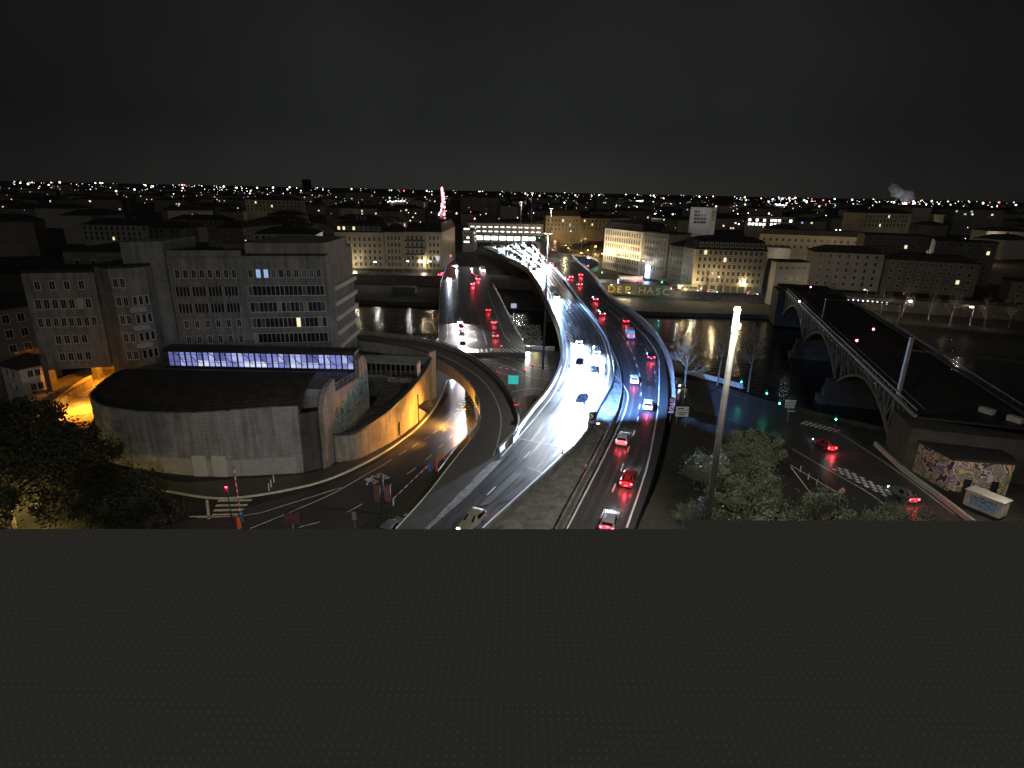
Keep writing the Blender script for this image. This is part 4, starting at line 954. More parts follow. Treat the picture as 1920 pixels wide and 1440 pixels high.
light('cube_flood', (170, 570, 26), 5200, (.8, .85, 1), .5, 'SPOT', (186, 596, 22), 80)
building('glazed office with bright top floor letters of light beyond the river blocks', [(214, 560), (252, 548), (256, 562), (220, 574)], 0, 25, M['facade_g'], name='office_building', faces=[(0, [18, 21.6], 12, 2.2, 2.2, dict(lit=.55, litmat=L_['station']))])
building('long pale low warehouse with dark hipped roof beyond the corner block', [(176, 432), (242, 412), (248, 426), (182, 446)], 0, 17, M['facade'], 'hip', 3.5, name='warehouse', faces=[(0, [13.5, 9], 16, 1.6, 2.2, sh())])
light('warehouse_light', (180, 405, 5), 2500, (.95, .9, .7), .4); light('warehouse_light', (205, 400, 5), 1200, (.95, .9, .7), .4)
# sheds: curved roof hall far
mb = MB(); mb.prism([(112, 440), (190, 410), (200, 440), (122, 476)], 0, 9); mb.build
hallroof = tag(mb.build('market_hall', M['facade_d']), 'dark long hall with faint roof behind the riverside blocks', 'hall')
avp = resamp(spline([P(835, 512, .02), P(829.5, 450, .02), P(828.5, 405, .02), P(831, 378, .02), P(829, 364, .02)]), n=60)
avx = sorted([(p.y, p.x) for p in avp])
# ---- distant rows of the city
DL = 'dark tiled roof city block in the unlit plain behind the river'
def azfree(x, y):
    if y < 470 and -42 < x < 40: return False
    if y < 3200 and abs(x-interp(avx, y)) < 26+y*.012: return False
    return True
def dist_block(x, y, wx, wy, h, ang, lit=0.0):
    ch = random.random()
    e = empty('city_block', (x, y, 0), ang, label=DL, cat='building', group='dark city blocks of the plain')
    mb = MB(); mb.prism([(-wx, -wy), (wx, -wy), (wx, wy), (-wx, wy)], -3, h); mb.build('wall', random.choice([M['facade_d'], M['facade_d'], M['facade_d'], M['facade_g']]), e)
    mb = MB(); k = min(wx, wy)*.7
    mb.add([(-wx-.5, -wy-.5, h+.01), (wx+.5, -wy-.5, h+.01), (wx+.5, wy+.5, h+.01), (-wx-.5, wy+.5, h+.01), (-wx+k, -wy+k, h+3.5), (wx-k, -wy+k, h+3.5), (wx-k, wy-k, h+3.5), (-wx+k, wy-k, h+3.5)],
           [(0, 1, 5, 4), (1, 2, 6, 5), (2, 3, 7, 6), (3, 0, 4, 7), (4, 5, 6, 7)]); mb.build('roof', random.choice([M['roof'], M['tile']]), e)
    for j in range(2 if y < 900 else 0):
        mb = MB(); mb.box((random.uniform(-wx*.5, wx*.5), random.uniform(-2, 2), h+3.6), (1.6, .8, 2.6)); mb.build('chimney', M['concrete_d'], e)
    if y >= 700: far_windows(e, wx, wy, h)
    if y < 700 and -300 < x < 320:
        n = int(wx*2/3.6)
        for r in range(3):
            for i in range(n):
                if random.random() < .9:
                    o = bpy.data.objects.new('window', winproto(1.3, 2.0, 'plain')); C.objects.link(o); o.location = (-wx+1.8+i*3.6, -wy-.01, h-2.4-3.3*r); o.parent = e
                    if random.random() < .09: o.material_slots[0].link = 'OBJECT'; o.material_slots[0].material = L_['win']
def far_windows(e, wx, wy, h):
    for k in range(random.randint(0, 6)):
        o = bpy.data.objects.new('window', winproto(2.2, 2.0, 'plain')); C.objects.link(o); o.location = (random.uniform(-wx+2, wx-2), -wy-.01, h-2.4-3.3*random.randint(0, 3)); o.parent = e; o.material_slots[0].link = 'OBJECT'; o.material_slots[0].material = random.choice([L_['win'], L_['win'], L_['winc']])
nb = 0; placed = [(-55, 360, 40), (70, 330, 30), (100, 285, 34), (-8, 478, 45), (186, 600, 20), (234, 560, 28), (212, 430, 44), (155, 440, 50), (40, 528, 22), (-34, 445, 16), (165, 290, 24), (198, 285, 26), (215, 326, 38), (240, 318, 24), (240, 255, 30), (125, 268, 14)]
for ring in range(3000):
    if nb >= 285: break
    t = random.random()**1.25; y = 345+t*2700; x = random.uniform(-.98, 1.02)*y*.95
    if not azfree(x, y): continue
    if y < 430 and x > 120: y += 60
    if y < 395 and x > -20: continue
    wx = random.uniform(9, 22)*(1+y/2500); wy = random.uniform(7, 12)*(1+y/2500)
    if any((x-a)**2+(y-b_)**2 < (c+wx)**2 for a, b_, c in placed): continue
    placed.append((x, y, wx)); nb += 1
    dist_block(x, y, wx, wy, random.uniform(13, 21)+(random.random() < .04)*14, R(random.choice([0, 4, -12, 20, 90, 75])+random.uniform(-4, 4)))
building('slim dark residential tower standing above the flat horizon', [(-1182, 3390), (-1142, 3390), (-1142, 3420), (-1182, 3420)], 0, 78, M['roof'], name='tower_block', cornice=False)
me_cache = {}
def glow_mesh(m_):
    if m_.name not in me_cache:
        b = bmesh.new(); bmesh.ops.create_icosphere(b, subdivisions=1, radius=1); me = bpy.data.meshes.new('lamp_glass'); b.to_mesh(me); b.free(); me.materials.append(m_); me_cache[m_.name] = me
    return me_cache[m_.name]
def far_lamp(x, y, z, r, m_, k=1.0):
    # lamp head on its post
    o = bpy.data.objects.new('distant_lamp', glow_mesh(m_)); C.objects.link(o); o.location = (x, y, z); o.scale = (r, r, r*k)
    return o
FL2 = [lamp('near_city_lamp_'+n_, c_, 5) for n_, c_ in (('a', (1, .8, .5)), ('b', (1, .95, .85)), ('c', (1, .6, .25)))]
random.seed(17)
for k in range(46):
    y = 350+random.random()**1.4*800; x = random.uniform(-.55, .8)*y
    if not azfree(x, y) or (x < -60 and y < 600 and random.random() < .6): continue
    if any((x-a)**2+(y-b_)**2 < (c*.75)**2 for a, b_, c in placed): continue
    tag(far_lamp(x, y, 8, y*.0009, FL2[k % 3]), 'street lamp head glowing between the dark roofs nearest the river', 'lamp', 'street lamps between the nearer city blocks')
    light('street_light', (x, y-1.5, 8), random.choice([4000, 8000, 15000]), random.choice([(1, .8, .5), (1, .9, .75), (1, .65, .3)]), .3)
# smoke plume at the horizon
MS = bpy.data.materials.new('steam'); MS.use_nodes = True; n = MS.node_tree; n.nodes.remove(n.nodes['Principled BSDF'])
pv = n.nodes.new('ShaderNodeVolumePrincipled'); pv.inputs['Density'].default_value = .014; pv.inputs['Color'].default_value = (.9, .9, .9, 1)
n.links.new(pv.outputs[0], n.nodes['Material Output'].inputs['Volume'])
mb = MB(); bm = bmesh.new()
for (px_, py_, r) in ((1677, 354, 22), (1684, 360, 26), (1692, 362, 22), (1700, 366, 30), (1706, 370, 20), (1674, 348, 16)):
    q = Q(px_, py_+2, 3200); mtx = Matrix.Translation(q) @ Matrix.Diagonal((1.3, 1, 1, 1)); bmesh.ops.create_icosphere(bm, subdivisions=3, radius=r, matrix=mtx)
for v in bm.verts: v.co += Vector((math.sin(v.co.z*.19), 0, math.sin(v.co.x*.23)))*4
me = bpy.data.meshes.new('steam_plume'); bm.to_mesh(me); bm.free(); me.materials.append(MS); o = bpy.data.objects.new('steam_plume', me); C.objects.link(o)
tag(o, 'white steam drifting above a chimney on the horizon', 'steam', kind='stuff')
q = Q(1690, 385, 3150); light('plume_light', q, 3e5, (.85, .9, 1), 20)

# ================================================================ LAMPS OF THE DISTANT CITY
FL = {k: lamp('far_'+k, c, s) for k, (c, s) in dict(w=((1, .92, .78), 5), c=((.72, .86, 1), 5), y=((1, .68, .32), 4), r=((1, .12, .15), 4), b=((.35, .5, 1), 4), g=((.2, 1, .7), 4)).items()}
random.seed(11)
tot = 0
allm = MB()
def pick():
    return random.choices(['w', 'c', 'y', 'r', 'b', 'g'], [50, 20, 18, 6, 4, 2])[0]
cand = []
for i in range(760):
    t = random.random(); y = 480*(30**(t**1.1)); x = random.uniform(-.93, .95)*y
    if y > 15000: continue
    # darker sector on the left half nearer in
    if x < -.25*y and y < 1700 and random.random() < .85: continue
    if x > .45*y and y < 1900 and random.random() < .75: continue
    cand.append((x, y))
for px_, py_, nn_, sx_, sy_ in ((1480, 372, 34, 45, 7), (1240, 360, 20, 40, 5), (1700, 382, 20, 40, 4), (1500, 385, 16, 25, 4), (430, 362, 16, 30, 6), (100, 342, 12, 80, 3), (1010, 355, 18, 60, 4), (1180, 360, 14, 30, 4), (1800, 388, 16, 80, 3)):
    for k in range(nn_):
        a = random.gauss(px_, sx_*.6); b_ = random.gauss(py_, sy_*.6)
        q = P(a, max(b_, 351+(a-960)*.021), 12); 
        if q.y < 9000: cand.append((q.x, q.y))
for i, (x, y) in enumerate(sorted(cand, key=lambda c: c[1])):
    d = math.hypot(x, y); r = d*.0006*random.choice([.3, .4, .45, .5, .6, .7, .8, 1.0, 1.3, 2.0]); z = random.uniform(12, 24)-4*y/15000
    k = pick()
    if i < 245:
        o = far_lamp(x, y, z, r, FL[k])
        tag(o, 'small bright lamp glowing somewhere among the dark roofs of the plain', 'lamp', 'lamps scattered over the distant city')
    else:
        b = bmesh.new(); bmesh.ops.create_icosphere(b, subdivisions=1, radius=r, matrix=Matrix.Translation((x, y, z)))
        b.verts.index_update(); allm.add([tuple(v.co) for v in b.verts], [tuple(v.index for v in f.verts) for f in b.faces], 'wcyrbg'.index(k)); b.free()
for px_, py_, wd, k, lb in ((1505, 378, 26, 'c', 'bluish row of stadium-like lights on the plain, broadest'), (1462, 384, 20, 'c', 'pale bluish light bar left of the stadium-like lights'), (744, 377, 30, 'w', 'white illegible rooftop light sign beyond the dormered terrace'), (1700, 384, 34, 'w', 'long white light row under the steam plume'), (215, 347, 16, 'w', 'short horizontal light bar on the dark left horizon'), (430, 362, 22, 'c', 'light bar among the left horizon lamps'), (98, 338, 18, 'c', 'bluish glow bar on the far left horizon'), (1200, 377, 12, 'c', 'small tall white light panel near the sloping flare')):
    a = P(px_-wd/2, py_, 16); b_ = P(px_+wd/2, py_, 16); e = empty('light_row', tuple((a+b_)/2), math.atan2(b_.y-a.y, b_.x-a.x), label=lb.replace(' near the sloping flare', ' among the horizon lamps').replace('left ', '').replace('far left', 'distant'), cat='lights')
    L = (b_-a).length; mb = MB(); random.seed(px_)
    for j in range(9): f = (j+.5)/9-.5; mb.box((f*L, random.uniform(-1, 1)*L*.06, random.uniform(-.5, .5)*L*.06), (L/9*random.uniform(.4, .95), 2, L*.03)); 
    mb.build('lamp_strip', FL[k], e); mb = MB(); mb.box((0, 3, -9), (L, 4, 14)); mb.build('mast_wall', M['facade_d'], e)
tag(allm.build('horizon_lights', [FL[k] for k in 'wcyrbg']), 'carpet of tiny lights along the horizon', 'lights', kind='stuff')

# ================================================================ HIGH MASTS
def mast(base, h, label, energy, head=True, r0=.28, r1=.14, aimdrop=None, col=(1, .96, .88)):
    e = empty('lighting_mast', tuple(base), label=label, cat='lamp post')
    mb = MB(); n = 6
    mb.tube((0, 0, 0), (0, 0, h), r0, r1, 14)
    mb.build('shaft', M['shaft'], e, True)
    mb = MB(); mb.tube((0, 0, h-.5), (0, 0, h-.25), .55, .55, 14); mb.tube((0, 0, h-.25), (0, 0, h+.1), .2, .08, 10)
    if head:
        for k in range(6): a = k*math.pi/3; mb.box((.75*math.cos(a), .75*math.sin(a), h-.42), (.5, .28, .16), a)
    if not head: mb = MB(); mb.box((.34, -.1, h-1.6), (.35, .2, .5)); mb.box((-.25, -.3, h-2.2), (.2, .3, .3))
    mb.build('lamp_crown' if head else 'bracket', M['metal'], e)
    if energy and not head:
        mb = MB(); mb.tube((0, 0, h+.02), (0, 0, h+.35), .33, .2, 14); mb.build('lens', L_['head'], e)
        light('mast_light', (0, -1.2, h+.3), energy, col, .4, parent=e)
    elif energy:
        for k in range(6): a = k*math.pi/3; mb = MB(); mb.box((.75*math.cos(a), .75*math.sin(a), h-.53), (.4, .22, .05), a); mb.build('lens', L_['white'], e)
        light('mast_light', (0, 0, h-1.3), energy, col, .5, parent=e)
    return e
mast(P(1310, 1085, 0), 32, 'tall steel lighting mast in front, its top shining brilliant white', 15000, head=False, r0=.34, r1=.30)
q = Q(1380, 600, 57)
light('shaft_uplight', (q.x-.5, q.y-2.6, 31.5), 1500, (1, .97, .9), .1, 'SPOT', (21.8, 57.0, 25), 100, .8)
mast(P(1018, 692, 0), 34, 'slender mast rising from the quay junction between the two bridges', 9000)
mast(P(1028, 500, 0)+Vector((0, -8, 0)), 34, 'bright topped mast behind the motorway queue, near the station', 12000)
mast(P(975, 478, 0), 36, 'thin bright mast in front of the station strips, left of its twin', 9000)
mast(P(995, 470, 0), 42, 'taller thin mast in front of the station strips, right of its twin', 7000)
# added fill lights, unseen under the roof edge, brightening the interchange
for fx_, fy_, ax, ay, en in ((-6, 1.9, -42, 73, 19000), (0, 1.9, -8, 80, 20000), (7, 1.9, 24, 78, 22000)):
    fe = empty('added_fill_flood', (fx_, fy_, 36), label='added fill floodlight, unseen under the high roof edge, aimed at the %s' % ('curved hall' if fx_ < -1 else 'slip road' if fx_ < 1 else 'outbound lanes'), cat='floodlight')
    mb = MB(); mb.box((0, 0, 0), (.6, .3, .4)); mb.build('housing', M['metal_d'], fe); mb = MB(); mb.box((0, .17, 0), (.5, .03, .32)); mb.build('lens', L_['white'], fe)
    light('added_fill_beam', (fx_, fy_+.4, 36), en, (1, .98, .95), .3, 'SPOT', (ax, ay, 4), 62, .9)
# quay street lamps
def street_lamp(loc, h, label, m_, energy, col, ang=0, group=None, arm=1.2):
    e = empty('street_lamp', tuple(loc), ang, label=label, cat='lamp post', group=group)
    mb = MB(); mb.tube((0, 0, 0), (0, 0, h), .1, .06, 8); mb.tube((0, 0, h), (arm, 0, h+.3), .05, .05, 6); mb.build('post', M['metal_d'], e)
    mb = MB(); mb.box((arm+.3, 0, h+.3), (.8, .3, .14)); mb.build('lamp_head', M['metal_d'], e)
    mb = MB(); mb.box((arm+.3, 0, h+.17), (.75, .42, .12)); mb.build('lens', m_, e)
    if energy: light('lamp_light', (arm+.3, 0, h-.1), energy, col, .2, parent=e)
    return e
W_ = (1, .93, .8); Y_ = (1, .75, .4)
for i, (px_, py_, wy, hh, mm_, en, cc, lb) in enumerate([
    (710, 518, 0, 7, 'head', 1400, W_, 'street lamp with starry white light in front of the cream terrace, second along the quay'),
    (771, 516, 0, 7, 'head', 1400, W_, 'street lamp with starry white light below the balconied cream house'),
    (637, 517, 0, 7, 'head', 1100, W_, 'first quay street lamp just clear of the office wing'),
    (813, 516, 0, 7, 'white', 1100, Y_, 'quay street lamp beside the avenue corner'),
    (675, 500, 0, 8, 'warm', 900, Y_, 'warm street lamp among the trees before the dormered terrace'),
    (760, 490, 0, 9, 'warm', 900, Y_, 'hooked warm street lamp among the trees near the balconies'),
    (1134, 505, 0, 9, 'white', 1400, Y_, 'street lamp standing in front of the floodlit facade, nearer the trees'),
    (1141, 498, 0, 9, 'white', 900, Y_, 'street lamp just beyond another in front of the floodlit facade'),
    (1208, 522, 0, 9, 'white', 1400, W_, 'street lamp by the blue lit doorway'),
    (1349, 553, 0, 8, 'warm', 1500, Y_, 'quay street lamp before the corner block ground floor'),
    (1620, 575, 0, 7, 'white', 900, Y_, 'quay lamp near the round gabled house'),
    (1552, 575, 0, 6, 'white', 700, W_, 'small quay lamp at the foot of the railway embankment'),
    (1704, 600, 0, 7, 'white', 1100, (1, .8, .8), 'pinkish bright quay lamp far beyond the railway bridge'),
    (1817, 612, 0, 7, 'white', 1300, (1, .8, .7), 'pinkish quay lamp at the edge near the lit low building'),
    (1278, 560, -4.4, 4, 'white', 500, (1, .85, .75), 'short lamp on the lower quay under the painted wall letters'),
    (1183, 570, -4.4, 5, 'white', 500, (1, .85, .75), 'short lamp on the lower quay close to the motorway'),
    (1150, 558, -4.4, 6, 'white', 500, W_, 'lamp on the lower quay partly behind the motorway parapet'),
    (1063, 498, 0, 12, 'warm', 1800, Y_, 'street lamp at the tree lined square by the loop road'),
    (1100, 470, 0, 9, 'warm', 1800, Y_, 'orange street lamp deep inside the tree lined square')]):
    p = P(px_, py_, wy); street_lamp(p, hh, lb, L_['headfar'] if px_ in (1817, 1704) else L_[mm_], en*(.8 if px_ < 900 else 1.5), cc, R(200))
random.seed(3)
for k in range(12):
    p = P(random.uniform(1048, 1130), random.uniform(452, 505), 0)
    street_lamp(p, 5.5, 'orange street lamp glowing through the bare trees of the square', L_['sodium'], 11000, (1, .62, .2), random.random()*6, 'orange lamps among the trees of the square')
for px_, py_ in ((700, 500), (745, 502), (665, 505), (795, 505)): p = P(px_, py_, 0); light('quay_tree_light', (p.x, p.y, 4), 2200, (1, .85, .55), .3)
for px_, py_ in ((1560, 572), (1600, 578), (1650, 582), (1300, 548), (1390, 550)): p = P(px_, py_, 0); light('quay_row_light', (p.x, p.y-1, 5), 1600, (1, .8, .45), .3)
# lit bollard lamps along the right bank
for k in range(9):
    p = P(1590+k*9, 566+k*.9, 0); o = far_lamp(p.x, p.y, 1.0, .28, FL['c'], 1.6); o.name = 'bollard_lamp'
    tag(o, 'small white bollard lamp in the row on the far promenade beyond the railway', 'lamp', 'bollard lamps on the promenade')
# two glowing arches of the lower quay
for px_, py_, lb in ((728, 524, 'larger warm light pool lamp on the dark lower quay'), (783, 527, 'smaller warm light pool lamp on the dark lower quay')):
    p = P(px_, py_, -4.4); e = street_lamp(p, 2.6, lb, L_['warm'], 700, (1, .85, .45), 0, arm=.3)
mb = MB(); p = P(700, 548, -4.4); p2 = P(820, 548, -4.4)
mb.box(((p.x+p2.x)/2, (p.y+p2.y)/2-2, -2.9), ((p2-p).length*.35, 6, 3.2)); tag(mb.build('quay_kiosk', M['concrete_d']), 'long dark boxy structure standing on the lower quay beside the bridge', 'kiosk')

# ================================================================ TREES
def branch(mb, p, d, L, r, depth, spread, n=3, mi=0, seg=2, up_=.12):
    q = p
    for s in range(seg):
        q2 = q+d*(L/seg); mb.tube(q, q2, r*(1-.35*s/seg), r*(1-.35*(s+1)/seg), 5 if r > .03 else 3, mi, False); q = q2
        d = (d+Vector((random.gauss(0, .12), random.gauss(0, .12), up_*.5))).normalized()
    if depth == 0: return [q]
    out = []
    for k in range(n):
        a = random.uniform(0, 6.28); s = random.uniform(.5, 1)*spread
        x = d.orthogonal().normalized(); y = d.cross(x)
        nd = (d+(x*math.cos(a)+y*math.sin(a))*s+Vector((0, 0, up_))).normalized()
        out += branch(mb, q-d*L*random.uniform(0, .45), nd, L*random.uniform(.62, .82), r*.58, depth-1, spread, n, mi, seg, up_)
    return out+[q]
def bare_tree_proto(h, seed, bark, depth=4, spread=.75, trunkf=.38, n=3, twig=True):
    random.seed(seed); tr = MB(); cr = MB(); p = Vector((0, 0, 0)); d = Vector((0, 0, 1)); r = h*.014; tl = h*trunkf
    pts = [p]
    for k in range(6):
        q = p+d*(tl/6); tr.tube(p, q, r*(1-k*.07), r*(1-(k+1)*.07), 8, 0, False); p = q; d = (d+Vector((random.gauss(0, .025), random.gauss(0, .025), .05))).normalized(); pts.append(p)
    # leader continues with side limbs
    lead = p; ld = d
    for k in range(7):
        f = k/7; q = lead+ld*(h*(1-trunkf)*.8/7); cr.tube(lead, q, r*.56*(1-f*.8), r*.56*(1-(k+1)/7*.8), 6, 0, False)
        for j in range(3):
            a = random.uniform(0, 6.28); nd = Vector((math.cos(a)*spread, math.sin(a)*spread, random.uniform(.45, .95))).normalized()
            branch(cr, lead+ld*random.uniform(0, .1)*h*.3, nd, h*.13*(1-f*.55), r*.3*(1-f*.5), depth-2, .7, n, 0, 2)
        lead = q; ld = (ld+Vector((random.gauss(0, .05), random.gauss(0, .05), .05))).normalized()
    t = tr.build('trunk', bark); c = cr.build('crown', bark); mt, mc = t.data, c.data
    bpy.data.objects.remove(t); bpy.data.objects.remove(c); return mt, mc
def plant(proto, loc, label, group, s=1, rz=0, name='bare_tree'):
    e = empty(name, tuple(loc), rz, label=label, cat='tree', group=group); e.scale = (s, s, s)
    for nm, me in zip(('trunk', 'crown'), proto): o = bpy.data.objects.new(nm, me); C.objects.link(o); o.parent = e
    return e
tall = [bare_tree_proto(17, s, M['bark_p'], 5) for s in (1, 2)]
bushy = [bare_tree_proto(12, s, M['bark'], 5, .9, .22) for s in (5, 6, 9)]
for i, (px_, py_, z, s, lb) in enumerate([(1278, 765, 0, 1.12, 'tall bare pale-barked tree nearest the motorway bend on the right quay'), (1345, 722, 0, 1.0, 'bare pale-barked quay tree directly behind the shining mast'), (1402, 735, 0, .95, 'thin bare quay tree standing beyond the shining mast near a green signal')]):
    plant(tall[i % 2], P(px_, py_, z), lb, 'bare riverside trees of the near quay', s, i*1.3)
random.seed(21); k = 0
for px_, py_ in ((652, 512), (672, 511), (690, 512), (722, 512), (738, 516), (755, 512), (784, 512), (802, 512), (640, 508)):
    plant(bushy[k % 3], P(px_, py_, 0), 'bare plane tree in the row before the cream riverside houses', 'bare trees before the cream houses', random.uniform(.95, 1.25), k); k += 1
for px_, py_ in ((1052, 480), (1066, 488), (1080, 492), (1097, 505), (1112, 486), (1090, 470), (1122, 500), (1072, 468), (1105, 495)):
    plant(bushy[k % 3], P(px_, py_, 0), 'bare tree in the orange lit square beside the loop road', 'bare trees of the orange lit square', random.uniform(1.1, 1.5), k); k += 1
for px_, py_ in ((1158, 520), (1175, 523), (1252, 545), (1318, 552), (1350, 555), (1240, 538)):
    plant(bushy[k % 3], P(px_, py_, 0), 'bare quay tree before the floodlit facade and corner block', 'bare trees before the corner block', random.uniform(.9, 1.25), k); k += 1
for px_, py_ in ((1560, 590), (1610, 585), (1650, 592), (1690, 595), (1740, 600), (1780, 608), (1845, 612), (1890, 616)):
    plant(bushy[k % 3], P(px_, py_, 0), 'dark leaning bare tree on the far bank beyond the railway bridge', 'bare trees beyond the railway bridge', random.uniform(1.1, 1.5), k); k += 1
plant(bushy[1], G(25, 760), 'bare tree standing before the pale gabled house', None, .9, 2); plant(bushy[2], G(58, 750), 'second bare tree beside the pale gabled house', None, .8, 1)
def leafy_proto(h, rad, seed, lm, nleaf=9000, size=.28, low=.3):
    random.seed(seed); tr = MB(); tips = []
    p = Vector((0, 0, 0)); tr.tube(p, (0, 0, h*.4), h*.03, h*.02, 8)
    for k in range(7):
        a = k*.9+random.random()*.5; d = Vector((math.cos(a)*.7, math.sin(a)*.7, .8)).normalized(); tips += branch(tr, Vector((0, 0, h*random.uniform(.25, .42))), d, h*.25, h*.012, 2, .8)
    clumps = []
    for k in range(46):
        while True:
            v = Vector((random.uniform(-1, 1), random.uniform(-1, 1), random.uniform(-1, 1)))
            if v.length < 1: break
        v = v.normalized()*(.35+.6*random.random()**.6)
        clumps.append((Vector((v.x*rad*random.uniform(.8, 1.25), v.y*rad*random.uniform(.8, 1.25), h*(.5+low*.25)+v.z*h*.42)), random.uniform(.14, .30)*rad))
    cr = MB(); vs = []; fs = []
    for k in range(nleaf):
        c, r = random.choice(clumps)
        if k % 7 == 0: r *= 2.0
        v = Vector((random.gauss(0, 1), random.gauss(0, 1), random.gauss(0, 1))).normalized()*r*random.random()**.4
        q = c+v; a = Vector((random.gauss(0, 1), random.gauss(0, 1), random.gauss(0, .6))).normalized(); b_ = a.orthogonal().normalized(); s = size*random.uniform(.6, 1.3)
        o = len(vs); vs += [q-a*s*.5, q+b_*s*.3, q+a*s*.5, q-b_*s*.3]; fs.append((o, o+1, o+2, o+3))
    cr.add(vs, fs)
    t = tr.build('trunk', M['bark']); c = cr.build('crown', lm); a, b_ = t.data, c.data
    bpy.data.objects.remove(t); bpy.data.objects.remove(c); return a, b_
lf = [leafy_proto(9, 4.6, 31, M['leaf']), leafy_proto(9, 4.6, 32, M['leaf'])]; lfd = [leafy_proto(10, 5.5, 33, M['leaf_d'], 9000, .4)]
for i, (px_, py_, z, s, lb) in enumerate([(1330, 960, 0, 1.0, 'leafy tree at the foot of the shining mast'), (1395, 900, 0, 1.0, 'leafy tree top right of the mast, in teal shade'), (1405, 985, 0, 1.0, 'dense leafy tree between mast and quay road'),
     (1345, 1060, 0, .95, 'large leafy tree low in front of the mast'), (1530, 1035, 0, .95, 'round leafy tree below the triangular road marking'), (1690, 1050, 0, .9, 'small leafy tree by the chequered road end'), (1290, 1010, 2, .55, 'low leafy bush beside the outbound lanes'), (1440, 1060, 0, .8, 'leafy tree right of the dense tree, cut by the roof edge'), (1610, 1070, 0, .8, 'leafy tree between round tree and chequered road end'), (1300, 905, 3, .5, 'shrub on the embankment slope under the direction board')]):
    plant(lf[i % 2], P(px_, py_, z), lb, None, s, i*1.1, 'leafy_tree')
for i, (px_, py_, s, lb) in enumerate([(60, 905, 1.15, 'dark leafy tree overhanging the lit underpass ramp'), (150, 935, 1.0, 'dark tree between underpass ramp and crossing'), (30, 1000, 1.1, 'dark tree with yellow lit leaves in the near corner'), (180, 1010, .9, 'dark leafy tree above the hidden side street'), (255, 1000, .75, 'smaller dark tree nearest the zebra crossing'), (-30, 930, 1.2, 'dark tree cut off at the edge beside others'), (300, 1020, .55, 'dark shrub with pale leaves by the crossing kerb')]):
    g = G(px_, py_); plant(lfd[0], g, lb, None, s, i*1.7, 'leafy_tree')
for px_, py_ in ((20, 960), (70, 1000), (0, 900)): p = G(px_, py_); light('hidden_street_light', (p.x, p.y, 7), 600, (1, .72, .2), .2)
light('underpass_light', (-77, 99, 8.8), 14000, (1, .30, .015), .2, 'SPOT', (-74, 93, 4), 66, .6); light('corner_light', G(30, 770)+Vector((0, 0, 5)), 1500, (1, .78, .5), .2); light('corner_light', G(60, 735)+Vector((0, -3, 4)), 800, (1, .78, .55), .2)

